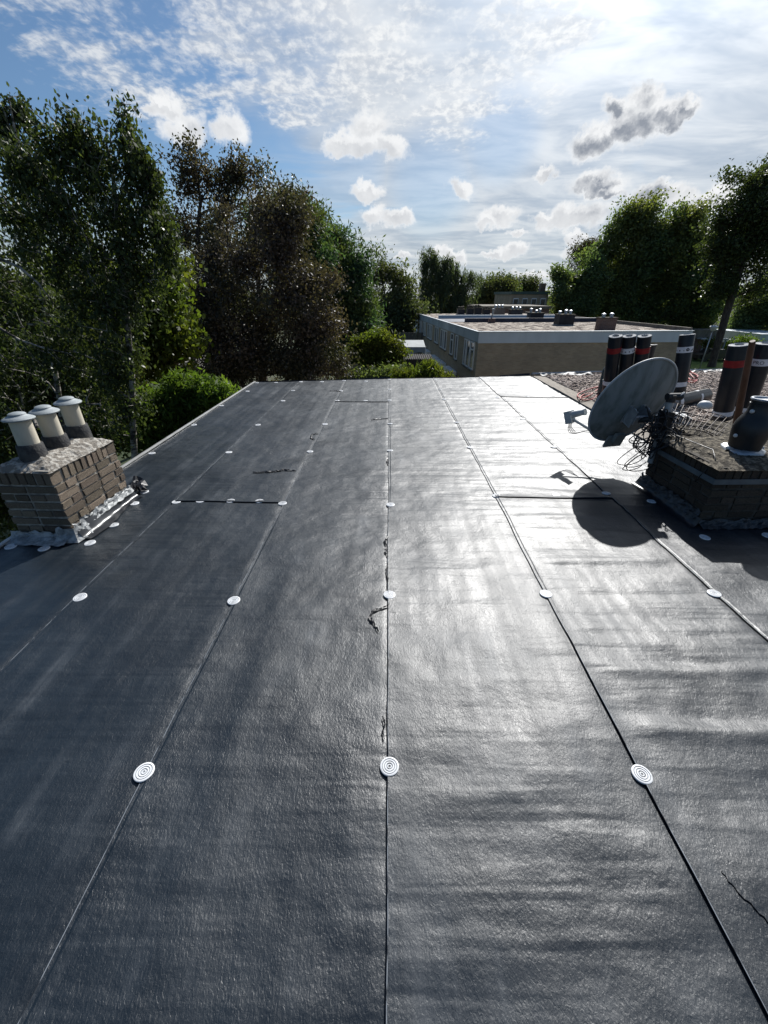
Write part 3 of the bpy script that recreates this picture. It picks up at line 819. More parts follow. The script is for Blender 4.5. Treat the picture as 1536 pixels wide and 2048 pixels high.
def crown(root, wx, ly, z0, rise, m_, seed, amp=0.006, cell=0.012, ov=0.01, edge=0.10):
    nx = int((wx + 2 * ov) / cell); ny = int((ly + 2 * ov) / cell)
    X, Y = np.meshgrid(np.linspace(-ov, wx + ov, nx + 1), np.linspace(-ov, ly + ov, ny + 1))
    e = np.minimum(np.minimum(X + ov, wx + ov - X), np.minimum(Y + ov, ly + ov - Y))
    Z = z0 + rise * np.clip(e / edge, 0, 1) ** 0.7 - 0.015
    Z += amp * (vnoise(X * 48, Y * 48, seed) + 0.8 * vnoise(X * 24, Y * 24, seed + 1) + 1.3 * vnoise(X * 8, Y * 8, seed + 2)) * np.clip(e / 0.02, 0.3, 1)
    X = X + (e < 1e-6) * 0.006 * vnoise(Y * 20, X * 20, seed + 3); Y = Y + (e < 1e-6) * 0.006 * vnoise(X * 20, Y * 20, seed + 4)
    V = np.stack([X, Y, Z], -1).reshape(-1, 3)
    idx = np.arange(X.size).reshape(X.shape)
    F = np.stack([idx[:-1, :-1], idx[:-1, 1:], idx[1:, 1:], idx[1:, :-1]], -1).reshape(-1, 4)
    ring = np.concatenate([idx[0, :], idx[1:, -1], idx[-1, -2::-1], idx[-2:0:-1, 0]])
    low = V[ring].copy(); low[:, 2] = z0 - 0.012
    k = np.arange(len(ring)) + len(V); k2 = np.roll(k, -1); r2 = np.roll(ring, -1)
    F = np.concatenate([F, np.stack([ring, k, k2, r2], -1)])
    return link('mortar_cap', np_mesh('mortar_cap', np.concatenate([V, low]), F), m_, root)

def crumple(root, name, path, h, m_, seed, out=0.03, cells=5, foot=0.05, zb=0.006):
    """crumpled sheet metal standing along a wall foot: path of (x, y), outward to the right of travel"""
    r = random.Random(seed); mb = MB()
    pts = [Vector((x, y, 0)) for x, y in path]
    dense = []
    for a, c in zip(pts[:-1], pts[1:]):
        n = max(2, int((c - a).length / 0.028))
        dense += [a.lerp(c, k / n) for k in range(n)]
    dense.append(pts[-1]); n = len(dense)
    for i, p in enumerate(dense):
        t = (dense[min(i + 1, n - 1)] - dense[max(i - 1, 0)]).normalized(); o = Vector((t.y, -t.x, 0))
        hh = h * r.uniform(0.75, 1.15)
        for j in range(cells + 1):
            s = j / cells
            q = p + o * (0.008 + out * (1 - s) ** 2 + foot * max(0, 0.3 - s) + r.uniform(0, 0.016)) + Vector((0, 0, zb + hh * s + r.uniform(-0.006, 0.006)))
            mb.v.append(tuple(q))
    m1 = cells + 1
    for i in range(n - 1):
        for j in range(cells):
            mb.f.append((i * m1 + j, (i + 1) * m1 + j, (i + 1) * m1 + j + 1, i * m1 + j + 1)); mb.mi.append(0)
    return mb.build(name, m_, root)

# ---- left chimney with three flues
LW, LL = 0.44, 0.72
lc, lz = stack('flue_chimney', (-2.79, 2.60, 0.0), LW, LL, 7, M['brick_grey'], 'low weathered brick chimney at the left roof edge carrying three cream flues', 0.0042, 3, rz=math.radians(-1.5), z_start=-0.015)
crown(lc, LW, LL, lz - 0.004, 0.072, M['crown'], 40, 0.0085, 0.010, 0.002, 0.16)
for (yy, tilt, dz) in ((0.17, -1.5, -0.005), (0.40, 0.8, -0.01), (0.715 - 0.07, 1.0, 0.0)):
    pot = MB(); pot.lathe([(0.066, 0.05), (0.064, 0.298), (0.055, 0.298)], 28)
    po = pot.build('flue_pipe', M['cream'], lc, True, 40)
    po.location = (LW / 2, yy, lz + 0.02 + dz); po.rotation_euler = (math.radians(tilt), math.radians(tilt * 0.7), 0)
    q = MB(); q.lathe([(0.088, -0.02), (0.085, 0.045), (0.080, 0.118), (0.073, 0.128), (0.066, 0.124)], 28); q.build('flue_collar', M['tar'], po, True, 50)
    q = MB(); q.lathe([(0.058, 0.278), (0.059, 0.290), (0.084, 0.293), (0.094, 0.297), (0.096, 0.304), (0.090, 0.310), (0.072, 0.319), (0.055, 0.326), (0.052, 0.329), (0.052, 0.337), (0.044, 0.343), (0.026, 0.348), (0.0, 0.350)], 32)
    q.build('cowl', M['cowl'], po, True, 50)
crumple(lc, 'lead_flashing', [(LW + 0.002, 0.0), (LW + 0.002, LL)], 0.065, M['lead'], 5, 0.010, zb=0.062)
crumple(lc, 'lead_flashing', [(-0.02, -0.004), (0.16, -0.004), (0.27, -0.004), (0.43, -0.004)], 0.060, M['lead'], 6, 0.05, foot=0.14)
crumple(lc, 'lead_flap', [(0.33, -0.012), (0.46, -0.012), (0.462, 0.10)], 0.105, M['lead'], 7, 0.03)
# rolled fold of membrane against the chimney foot
mb = MB(); n = 30; prof = [(0.000, 0.090), (0.010, 0.068), (0.021, 0.045), (0.030, 0.027), (0.036, 0.0175), (0.043, 0.0105), (0.052, 0.0055), (0.066, 0.0022), (0.095, 0.0005)]
for i in range(n + 1):
    y = 2.58 + 0.74 * i / n; tp = 1.0 + 0.25 * math.sin(i * 0.2)
    for (dx, z) in prof: mb.v.append((-2.325 + dx * tp + 0.003 * math.sin(i * 1.1), y, z * (1.05 - 0.2 * i / n) + 0.006))
for i in range(n):
    for j in range(len(prof) - 1):
        a = i * len(prof) + j; mb.f.append((a, a + 1, a + len(prof) + 1, a + len(prof))); mb.mi.append(0)
fold_m = mat('smooth_membrane', (0.014, 0.016, 0.020), None, rough=0.30, spec=0.45)
mb.build('membrane_fold', fold_m, house, True)
scrap('plastic_scrap', [(262, 992), (268, 975), (276, 960), (283, 970), (289, 984), (275, 985), (268, 990)], 0.035, 'crumpled black plastic bag at the far foot of the chimney with flues', 'plastic bag', lift=0.06, seed=12)

# ---- right chimney, dark and broad
RX, RY, RWX, RLY = 2.47, 2.86, 1.75, 0.78
rc, rzt = stack('dark_chimney', (RX, RY, 0.0), RWX, RLY, 6, M['brick_dark'], 'broad sooty shade-darkened brick chimney with a grey steel band, beside the satellite dish', 0.005, 5, rz=math.radians(2.0), z_start=-0.01)
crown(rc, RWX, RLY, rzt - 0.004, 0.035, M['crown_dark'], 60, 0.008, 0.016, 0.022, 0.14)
mb = MB()
bz = 0.352
for lo, hi in (((-0.012, -0.012, bz), (RWX + 0.012, -0.006, bz + 0.042)), ((-0.012, -0.006, bz), (-0.006, RLY + 0.006, bz + 0.042)), ((-0.012, RLY + 0.006, bz), (RWX + 0.012, RLY + 0.012, bz + 0.042))): mb.box(lo, hi)
mb.build('steel_band', M['band'], rc)
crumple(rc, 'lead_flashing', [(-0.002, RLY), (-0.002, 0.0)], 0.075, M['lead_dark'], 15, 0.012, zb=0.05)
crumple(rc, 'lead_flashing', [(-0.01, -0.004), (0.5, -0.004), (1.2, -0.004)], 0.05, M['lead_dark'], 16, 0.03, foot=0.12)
mb = MB(); n = 30
for i in range(n + 1):
    y = RY - 0.06 + (RLY + 0.1) * i / n
    for (dx, z) in prof: mb.v.append((RX - 0.03 - dx * 0.8 + 0.004 * math.sin(i * 1.3) - 0.02 * i / n * 0, y, z * 0.8 + 0.006))
for i in range(n):
    for j in range(len(prof) - 1):
        a = i * len(prof) + j; mb.f.append((a, a + len(prof), a + len(prof) + 1, a + 1)); mb.mi.append(0)
mb.build('membrane_fold', fold_m, house, True)

# ---- second stack behind it
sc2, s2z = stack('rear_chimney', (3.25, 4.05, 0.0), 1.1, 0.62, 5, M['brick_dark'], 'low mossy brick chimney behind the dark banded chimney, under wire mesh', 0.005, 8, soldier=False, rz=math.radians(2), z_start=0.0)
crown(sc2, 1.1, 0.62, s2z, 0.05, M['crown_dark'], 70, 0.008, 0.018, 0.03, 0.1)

# ================================================================== satellite dish on its mast
D0 = Vector((2.30, 3.93, 0.72))
naz, nel = math.radians(-14), math.radians(20)
nd = Vector((math.sin(naz) * math.cos(nel), math.cos(naz) * math.cos(nel), math.sin(nel)))
rd = nd.cross(Vector((0, 0, 1))).normalized(); ud = rd.cross(nd).normalized()
dish = empty('satellite_dish', (2.44, 3.60, 0.30)); tag(dish, 'large weathered grey satellite dish seen from behind on a short mast', 'satellite dish')
OFF = Vector((2.44, 3.60, 0.30))
DM = Matrix((( rd.x, ud.x, nd.x, D0.x - OFF.x), (rd.y, ud.y, nd.y, D0.y - OFF.y), (rd.z, ud.z, nd.z, D0.z - OFF.z), (0, 0, 0, 1)))
RW, RH = 0.405, 0.44
mb = MB(); nr, na = 12, 56
for side, dz in ((0, 0.0), (1, -0.004)):
    base = len(mb.v)
    for i in range(nr + 1):
        q = i / nr
        for k in range(na):
            a = 2 * math.pi * k / na
            mb.v.append(tuple(DM @ Vector((RW * q * math.cos(a), RH * q * math.sin(a), 0.085 * (q * q - 1) + dz))))
    for i in range(nr):
        for k in range(na):
            f = (base + i * na + k, base + (i + 1) * na + k, base + (i + 1) * na + (k + 1) % na, base + i * na + (k + 1) % na)
            mb.f.append(f if side == 0 else f[::-1]); mb.mi.append(0)
mb.build('reflector', M['dish'], dish, True)
mb = MB()
ring = [DM @ Vector((RW * 1.005 * math.cos(2 * math.pi * k / 72), RH * 1.005 * math.sin(2 * math.pi * k / 72), -0.006)) for k in range(73)]
mb.tube(ring, 0.0095, 8, False)
mb.build('rim', M['dish_rim'], dish, True)
mb = MB()     # back bracket: two ears, a box and a clamp
def dbox(lo, hi): mb.box(lo, hi, DM)
dbox((-0.085, -0.16, -0.088), (0.085, 0.03, -0.076))
dbox((-0.075, -0.15, -0.19), (-0.068, 0.02, -0.088)); dbox((0.068, -0.15, -0.19), (0.075, 0.02, -0.088))
dbox((-0.066, -0.11, -0.20), (0.066, -0.03, -0.17))
mb.build('mount_bracket', M['galv'], dish)
mb = MB()
for s in (-1, 1):
    arc = [DM @ Vector((s * 0.0715, -0.06 + 0.085 * math.cos(t), -0.14 + 0.055 * math.sin(t))) for t in np.linspace(-0.4, 3.5, 14)]
    mb.tube(arc, 0.006, 6)
mb.build('bracket_ear', M['galv'], dish, True)
def L_(p): return Vector(p) - OFF
mb = MB()
mb.tube([L_((2.445, 3.605, 0.24)), L_((2.445, 3.605, 0.835))], 0.030, 14)
mb.build('mast', M['galv'], dish, True, 40)
mb = MB()
mb.tube([L_((2.445, 3.605, 0.80)), L_((2.445, 3.605, 0.86))], 0.036, 14)
mb.tube([L_((2.40, 3.60, 0.845)), L_((2.53, 3.61, 0.845))], 0.030, 12)
mb.build('mast_clamp', M['black_plastic'], dish, True, 40)
mb = MB()
q = DM @ Vector((0, -0.08, -0.18)); mb.tube([q, L_((2.445, 3.605, 0.66))], 0.028, 10)
mb.box(L_((2.40, 3.56, 0.56)), L_((2.49, 3.65, 0.72)))
for z in (0.36, 0.46): mb.box(L_((2.41, 3.57, z)), L_((2.56, 3.64, z + 0.035)))
mb.build('mast_bracket', M['black_steel'], dish)
LN = L_((1.955, 4.33, 0.50))
mb = MB()
foot = DM @ Vector((0, -RH * 0.99, -0.005))
pts = [DM @ Vector((0, -RH * 0.80, -0.06)), foot, foot.lerp(LN, 0.5) + Vector((0, 0, -0.03)), LN + Vector((0.01, -0.02, -0.05)), LN + Vector((0, 0, -0.03))]
mb.tube(pts, 0.014, 8)
mb.build('feed_arm', M['dish_rim'], dish, True, 50)
mb = MB()
back = (D0 - OFF - LN).normalized()
mb.tube([LN - back * 0.03, LN + back * 0.02, LN + back * 0.10, LN + back * 0.135], [0.034, 0.036, 0.030, 0.036], 14)
LM = back.to_track_quat('X', 'Z').to_matrix().to_4x4(); LM.translation = LN
mb.box((-0.075, -0.045, -0.085), (-0.005, 0.045, 0.045), LM)
mb.build('receiver_head', M['dish_rim'], dish, True, 35)
mb = MB(); r = random.Random(3)
for k in range(4):
    a = LM @ Vector((-0.04, -0.033 + 0.022 * k, -0.085))
    mb.tube([a, a + Vector((0, 0, -0.05)), a + Vector((0.01 + 0.01 * k, -0.01, -0.09)), a + Vector((0.06, -0.03, -0.105)), foot.lerp(LN, 0.55) + Vector((0, 0, -0.05)), foot.lerp(LN, 0.2) + Vector((0, 0, -0.03))], 0.0035, 5)
mb.build('receiver_cable', M['black_plastic'], dish, True)
mb = MB()     # tail of the dish: hinge lug with two slots
dbox((-0.10, -0.47, -0.075), (0.10, -0.34, -0.055)); dbox((-0.05, -0.40, -0.11), (0.05, -0.30, -0.07))
mb.build('arm_socket', M['dish'], dish)

# tangled cables round the mast
mb = MB(); r = random.Random(11)
cc = Vector((2.40, 3.55, 0.50))
for k in range(36):
    c = cc + Vector((r.uniform(-0.17, 0.14), r.uniform(-0.10, 0.06), r.uniform(-0.12, 0.18)))
    a = r.uniform(0.04, 0.115); bb = r.uniform(0.04, 0.10)
    e1 = Vector((r.gauss(0, 1), r.gauss(0, 0.5), r.gauss(0, 0.6))).normalized(); e2 = Vector((r.gauss(0, .4), r.gauss(0, .4), 1)).normalized()
    ph = r.uniform(0, 6); sp = r.uniform(4.5, 8)
    pts = [c + e1 * a * math.cos(ph + sp * t) + e2 * bb * math.sin(ph + sp * t) + Vector((0.03 * t, 0, -0.03 * t)) for t in np.linspace(0, 1, 22)]
    mb.tube(pts, r.choice((0.004, 0.005, 0.006)), 5)
for (dx, dz, a) in ((-0.10, -0.20, 0.07), (-0.16, -0.17, 0.08), (-0.05, -0.22, 0.09), (-0.12, -0.24, 0.06)):
    c = Vector((2.36 + dx, 3.52, 0.50 + dz))
    mb.tube([c + Vector((a * 1.4 * math.cos(t), 0.02 * math.sin(2 * t), a * math.sin(t) + 0.04 * math.cos(t))) for t in np.linspace(0.9, 5.6, 22)], 0.004, 5)
mb.tube([(2.41, 3.53, 0.40), (2.43, 3.5, 0.30), (2.44, 3.50, 0.18), (2.44, 3.52, 0.05)], 0.004, 5)
mb.tube([(2.45, 3.5, 0.56), (2.56, 3.3, 0.53), (2.6, 3.15, 0.525), (2.52, 2.99, 0.50), (2.455, 2.98, 0.40), (2.45, 3.02, 0.30)], 0.004, 5)
tag(mb.build('cable_tangle', M['black_plastic'], None, True), 'tangle of thin black cables looped round the dish mast', 'cables')
mb = MB()
mb.tube([(2.50 + 0.035 * math.sin(t * 1.5), 3.585 + 0.01 * t, 0.86 + 0.05 * math.sin(t) - 0.02 * t) for t in np.linspace(0, 5.5, 26)], 0.0042, 6)
tag(mb.build('white_cable', M['white_plastic'], None, True), 'short white cable curling over the top of the dish mast', 'cable')

# ================================================================== black flue terminal on the dark chimney
vz = rzt + 0.018
vent = empty('flue_terminal', (2.90, 3.22, vz)); tag(vent, 'black bulbous metal flue terminal standing on the dark chimney', 'flue')
mb = MB()
mb.lathe([(0.108, -0.02), (0.112, 0.05), (0.124, 0.13), (0.128, 0.18), (0.118, 0.225), (0.094, 0.275), (0.078, 0.31), (0.075, 0.36), (0.080, 0.362), (0.080, 0.376), (0.074, 0.378), (0.074, 0.40)], 32)
mb.build('body', M['black_steel'], vent, True, 40)
mb = MB(); mb.lathe([(0.074, 0.398), (0.082, 0.400), (0.086, 0.408), (0.082, 0.415), (0.070, 0.415), (0.066, 0.405), (0.0, 0.385)], 32); mb.build('top_ring', M['galv'], vent, True, 40)
mb = MB(); r = random.Random(5)
for i, (rr, z) in enumerate([(0.105, 0.022), (0.135, 0.014), (0.150, 0.004), (0.155, -0.012)]):
    for k in range(36):
        a = 2 * math.pi * k / 36; w_ = 1 + 0.05 * math.sin(3 * a + i) + r.uniform(-0.02, 0.02)
        mb.v.append((rr * w_ * math.cos(a), rr * w_ * math.sin(a), z + r.uniform(-0.003, 0.006)))
for i in range(3):
    for k in range(36): mb.f.append((i * 36 + k, (i + 1) * 36 + k, (i + 1) * 36 + (k + 1) % 36, i * 36 + (k + 1) % 36)); mb.mi.append(0)
mb.build('flange', M['galv'], vent, True)
for (a, z, rr) in ((math.radians(190), 0.125, 0.125), (math.radians(-12), 0.11, 0.124), (math.radians(200), 0.32, 0.085), (math.radians(-15), 0.315, 0.084), (math.radians(185), 0.02, 0.135), (math.radians(-5), 0.02, 0.135)):
    mb = MB(); c = Vector((rr * math.cos(a), rr * math.sin(a), z)); o = Vector((math.cos(a), math.sin(a), 0))
    mb.tube([c - o * 0.008, c + o * 0.006, c + o * 0.016], [0.014, 0.016, 0.010], 8); mb.build('bolt', M['white_plastic'], vent, True)
mb = MB(); mb.tube([(3.06, 3.16, vz + 0.03), (3.2, 3.05, vz + 0.012), (3.42, 2.95, vz + 0.012)], 0.008, 8)
tag(mb.build('white_conduit', M['white_plastic'], None, True), 'thin pale conduit lying on the dark chimney right of the black flue', 'pipe')

# ================================================================== wire mesh and pale blocks behind the dark chimney
def wire_panel(cs, nu, nv, sag, label, seed):
    tl, tr, br, bl = cs; r = random.Random(seed); mb = MB()
    def S(u, v):
        p = tl.lerp(tr, u).lerp(bl.lerp(br, u), v)
        return p + Vector((0, 0, -sag * math.sin(math.pi * u) * math.sin(math.pi * v) + 0.012 * math.sin(9 * u + seed) * v))
    for i in range(nv + 1): mb.tube([S(k / 14, i / nv) for k in range(15)], 0.0046, 5)
    for i in range(nu + 1):
        sk = r.uniform(-0.02, 0.02); mb.tube([S(min(max(i / nu + sk * k / 6, 0), 1), k / 6) for k in range(7)], 0.0038, 5)
    tag(mb.build('wire_mesh', M['rust_wire'], None, True), label, 'wire mesh', 'wire mesh panels behind the dark chimney')
wire_panel((P(1333, 800, 4.35), P(1466, 838, 4.05), P(1430, 872, 3.62), P(1318, 842, 3.75)), 11, 4, 0.02, 'rusty bent wire mesh panel behind the dark chimney, the upper one', 1)
wire_panel((P(1322, 822, 4.25), P(1450, 858, 4.0), P(1436, 880, 3.66), P(1312, 858, 3.70)), 10, 3, -0.03, 'rusty bent wire mesh panel behind the dark chimney, lying below the other', 2)
mb = MB(); A = P(1347, 834, 4.30)
mt = Matrix.Translation(A) @ Matrix.Rotation(math.radians(-14), 4, 'Z') @ Matrix.Rotation(math.radians(8), 4, 'Y')
mb.box((-0.15, -0.06, -0.05), (0.15, 0.06, 0.03), mt)
for k in range(4): mb.box((-0.13 + 0.07 * k, -0.063, 0.031), (-0.09 + 0.07 * k, 0.063, 0.042), mt)
tag(mb.build('white_block', M['white_plastic']), 'white ribbed block under the wire mesh beside the dish', 'block')
mb = MB(); A = P(1410, 810, 4.6)
mb.lathe([(0.0, 0.075), (0.05, 0.068), (0.085, 0.04), (0.10, 0.0), (0.098, -0.05), (0.0, -0.06)], 14, Matrix.Translation(A) @ Matrix.Diagonal((0.75, 0.6, 0.62, 1)))
tag(mb.build('white_bag', M['white_plastic'], None, True), 'rounded white bag behind the wire mesh left of the red banded roll', 'bag')

# ================================================================== rolls of roofing
def print_marks(root_band, ax, ro, t, marks, wd):
    """flat printed marks wrapped round the band"""
    pass
FONT_CACHE = {}
def text_mesh(txt):
    cu = bpy.data.curves.new('print', 'FONT'); cu.body = txt; cu.size = 1.0; cu.align_x = 'CENTER'; cu.resolution_u = 2
    ob = bpy.data.objects.new('print', cu); C.objects.link(ob)
    dg = bpy.context.evaluated_depsgraph_get(); me = bpy.data.meshes.new_from_object(ob.evaluated_get(dg))
    bpy.data.objects.remove(ob); bpy.data.curves.remove(cu)
    V = np.array([v.co[:] for v in me.vertices]); Fs = [tuple(p.vertices) for p in me.polygons]
    bpy.data.meshes.remove(me)
    return V, Fs
def roll(base, top, ro, bands, label, prints=()):
    """bands: (distance from the top end, width, material)"""
    base = Vector(base); top = Vector(top); ax = (top - base).normalized()
    top = base + ax * 1.08
    Q = ax.to_track_quat('Z', 'Y').to_matrix().to_4x4()
    root = empty('roofing_roll', base); tag(root, label, 'roofing roll', 'rolls of bitumen roofing felt')
    mb = MB(); L = 1.08
    seam = [(ro + (0.004 if k < 3 else 0), 0) for k in range(4)]
    mb.lathe([(ro * 0.985, 0.0), (ro, 0.006), (ro, L - 0.006), (ro * 0.985, L)], 36, Q)
    mb.box((-0.01, ro - 0.003, 0.004), (0.05, ro + 0.003, L - 0.004), Q @ Matrix.Rotation(math.radians(40), 4, 'Z'))
    mb.build('felt', M['roll'], root, True, 40)
    mb = MB()      # wound end: spiral of layers
    prof = [(ro * 0.985, L)]
    rr = ro * 0.985
    while rr > 0.055:
        prof += [(rr - 0.004, L + 0.004), (rr - 0.007, L + 0.001), (rr - 0.012, L + 0.003)]; rr -= 0.013
    prof += [(0.045, L - 0.05), (0.0, L - 0.05)]
    mb.lathe(prof, 30, Q)
    mb.lathe([(0.0, -0.001), (ro * 0.98, -0.001), (ro * 0.985, 0.0)], 24, Q)
    mb.build('roll_end', M['roll_end'], root, True, 30)
    for k, (d, wd, m_) in enumerate(bands):
        z1 = L - d; z0 = z1 - wd
        mb = MB(); mb.lathe([(ro, z0), (ro + 0.0025, z0), (ro + 0.0025, z1), (ro, z1)], 36, Q)
        bd = mb.build('paper_band', M[m_], root, True, 40)
        for (bi, txt, h, a0) in prints:
            if bi != k: continue
            V, Fs = text_mesh(txt)
            mb = MB(); vs = []
            # outline letters laid round the cylinder, facing the camera at angle a0
            for x, y, _ in V:
                a = a0 + x * h / ro
                vs.append(Q @ Vector(((ro + 0.0045) * math.cos(a), (ro + 0.0045) * math.sin(a), (z0 + z1) / 2 + (y - 0.35) * h)))
            mb.add(vs, Fs)
            mb.build('printed_text', M['print'], bd)
    return root
def facing(base, top, x_off=0.0):
    """angle on the roll that looks at the camera"""
    base = Vector(base); ax = (Vector(top) - base).normalized()
    Q = ax.to_track_quat('Z', 'Y').to_matrix()
    d = Q.transposed() @ (Vector((0, 0, EYE)) - Vector(top))
    return math.atan2(d.y, d.x) + x_off
WB = [(0.17, 0.085, 'tape_white'), (0.70, 0.07, 'tape_white')]
RB = [(0.17, 0.085, 'tape_red'), (0.72, 0.07, 'tape_white')]
ba, ta = G(1350, 812) + Vector((0, 0, .01)), P(1375, 668, 6.9)
roll(ba, ta, 0.105, WB, 'upright black roll with two white bands, standing alone right behind the dish', [(0, '▬▬ ● ◢', 0.06, facing(ba, ta))])
ba, ta = G(1214, 800) + Vector((0, 0, .01)), P(1232, 668, 7.05)
roll(ba, ta, 0.10, RB, 'upright black roll with a red band, left one of three clustered behind the dish')
ba, ta = G(1243, 801) + Vector((0, 0, .01)), P(1259, 668, 7.05)
roll(ba, ta, 0.10, WB, 'upright black roll with a white upper band, middle of three behind the dish', [(0, '▬▬▬▬ ◢', 0.055, facing(ba, ta))])
ba, ta = G(1270, 803) + Vector((0, 0, .01)), P(1289, 675, 7.0)
roll(ba, ta, 0.10, RB, 'upright black roll with a red band, right one of three clustered behind the dish')
ba, ta = G(1437, 857) + Vector((0, 0, .01)), P(1477, 697, 5.5)
roll(ba, ta, 0.112, [(0.17, 0.085, 'tape_red'), (0.83, 0.06, 'tape_white')], 'thick upright black roll with red upper and white lower band, left of the brown pole')
ba, ta = G(1474, 852) + Vector((0, 0, .01)), P(1530, 697, 5.6)
roll(ba, ta, 0.118, [(0.17, 0.085, 'tape_white'), (0.80, 0.06, 'tape_white')], 'rightmost upright black roll with white bands, behind the brown pole', [(0, 'PRO', 0.06, facing(ba, ta, -0.1))])
a, c = G(1342, 806, 0.115), G(1445, 783, 0.115)
roll(a, c, 0.11, [(0.30, 0.06, 'tape_white'), (0.92, 0.09, 'tape_white')], 'black roll lying on its side on the gravel behind the wire mesh')
ba, ta = (4.12, 7.35, 0.01), (4.16, 7.28, 0.85)
mb = MB(); mb.lathe([(0.0, 0.0), (0.11, 0.0), (0.115, 0.03), (0.11, 0.86), (0.118, 0.865), (0.118, 0.885), (0.09, 0.89), (0.088, 0.80), (0.0, 0.79)], 24, Matrix.Translation((4.33, 7.35, 0.012)))
tag(mb.build('black_tub', M['black_plastic'], None, True, 40), 'tall black tub with a pale rim behind the three clustered rolls', 'tub')
gb = empty('gas_bottle', (3.90, 7.52, 0.012)); tag(gb, 'teal gas bottle with rounded top, peeping out left of the clustered rolls', 'gas bottle')
mb = MB(); mb.lathe([(0.10, 0.0), (0.115, 0.02), (0.14, 0.05), (0.145, 0.10), (0.145, 0.42), (0.135, 0.47), (0.105, 0.52), (0.06, 0.545), (0.0, 0.55)], 28); mb.build('cylinder', M['gas'], gb, True, 50)
mb = MB(); mb.lathe([(0.085, 0.52), (0.09, 0.54), (0.088, 0.59), (0.094, 0.60), (0.084, 0.605), (0.08, 0.54)], 24); mb.tube([(0, 0, 0.54), (0, 0, 0.58)], 0.022, 10); mb.build('collar', M['gas'], gb, True, 40)
# brown pole
mb = MB(); a, c = P(1505, 682, 4.25), Vector((3.86, 4.5, s2z + 0.03))
mb.tube([c, a.lerp(c, 0.5), a.lerp(c, 0.02), a], [0.034, 0.030, 0.027, 0.022], 12)
tag(mb.build('wooden_pole', M['wood_brown'], None, True, 50), 'thick brown wooden pole leaning up behind the black flue terminal', 'pole')
# hoses on the gravel
def hose(pts, label, r=0.011, mm='hose'):
    pts = [Vector(p) for p in pts]; out = []
    n = len(pts)
    for i in range(n - 1):
        p0, p1, p2, p3 = pts[max(i - 1, 0)], pts[i], pts[i + 1], pts[min(i + 2, n - 1)]
        for k in range(6):
            t = k / 6
            out.append(0.5 * ((2 * p1) + (p2 - p0) * t + (2 * p0 - 5 * p1 + 4 * p2 - p3) * t * t + (3 * p1 - p0 - 3 * p2 + p3) * t ** 3))
    out.append(pts[-1]); mb = MB(); mb.tube(out, r, 7)
    tag(mb.build('hose', M[mm], None, True), label, 'hose', 'red hoses on the gravel')
hose([G(x, y, 0.045 + 0.03 * (k % 3 == 1)) for k, (x, y) in enumerate([(1205, 772), (1185, 776), (1165, 783), (1155, 790), (1162, 796), (1180, 790), (1195, 779), (1206, 776), (1190, 795), (1172, 800), (1160, 797), (1170, 788), (1198, 786), (1215, 790)])], 'coiled red hose on the gravel left of the dish')
hose([G(x, y, 0.05 + 0.04 * (k % 2)) for k, (x, y) in enumerate([(1372, 742), (1380, 748), (1388, 756), (1396, 752), (1384, 745), (1378, 741), (1374, 752), (1382, 760), (1394, 760), (1386, 764), (1370, 762)])], 'loose red hose on the gravel right of the lone upright roll', 0.013)

# ================================================================== terrace with the gravel roof and white fascia
TH = math.radians(4.0)
C0 = Vector((4.39, 21.787, 0))
UX = Vector((math.cos(TH), math.sin(TH), 0)); UY = Vector((-math.sin(TH), math.cos(TH), 0))
ter = empty('brick_terrace', C0, TH); tag(ter, 'long buff brick terrace with white fascia and gravel flat roof', 'terrace')
BW, BL = 10.9, 23.0
def tbox(name, lo, hi, m_, parent=None):
    mb = MB(); mb.box(lo, hi); return mb.build(name, m_, parent or ter)
tbox('wall', (0.03, 0.03, GZ), (BW - 0.03, BL - 0.03, -0.03), M['house_brick'])
tbox('gable_fascia', (0.0, -0.03, -0.49), (BW, 0.028, 0.02), M['fascia'])
tbox('fascia_lip', (-0.04, -0.07, 0.022), (BW + 0.03, 0.10, 0.05), M['fascia'])
y = 0.031; k = 0
while y < BL - 0.1:
    y1 = min(y + (2.75 if k % 2 else 2.9), BL)
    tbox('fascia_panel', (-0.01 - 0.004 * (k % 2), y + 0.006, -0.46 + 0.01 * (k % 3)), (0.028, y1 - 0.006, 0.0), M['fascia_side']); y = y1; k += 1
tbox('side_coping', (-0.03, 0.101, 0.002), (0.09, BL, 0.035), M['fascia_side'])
tbox('far_parapet', (BW - 0.12, 0.101, -0.02), (BW + 0.02, BL, 0.17), M['timber'])
mb = MB(); mb.add([(0.092, 0.102, -0.012), (BW - 0.121, 0.102, -0.012), (BW - 0.121, BL, -0.012), (0.092, BL, -0.012)], [(0, 1, 2, 3)])
mb.build('gravel_roof', M['gravel_far'], ter)
r = random.Random(2)
def window(y0, y1, z0, z1, split=None):
    """frame standing proud of the side wall, panes and sill as sub-parts"""
    mb = MB(); f = 0.055; x0, x1 = -0.028, 0.05
    mb.box((x0, y0, z0), (x1, y0 + f, z1)); mb.box((x0, y1 - f, z0), (x1, y1, z1))
    mb.box((x0 + 0.002, y0 + f, z0), (x1, y1 - f, z0 + f)); mb.box((x0 + 0.002, y0 + f, z1 - f), (x1, y1 - f, z1))
    panes = [(z0 + f, z1 - f)]
    if split:
        zs = z0 + (z1 - z0) * split; mb.box((x0 - 0.004, y0 + f, zs - f / 2), (x1, y1 - f, zs + f / 2)); panes = [(z0 + f, zs - f / 2), (zs + f / 2, z1 - f)]
    w = mb.build('window', M['white_frame'], ter)
    for (a, c) in panes: tbox('pane', (0.012, y0 + f, a), (0.026, y1 - f, c), M['glass'], w)
    tbox('sill', (-0.085, y0 - 0.06, z0 - 0.07), (0.02, y1 + 0.06, z0 - 0.002), M['timber'], w)
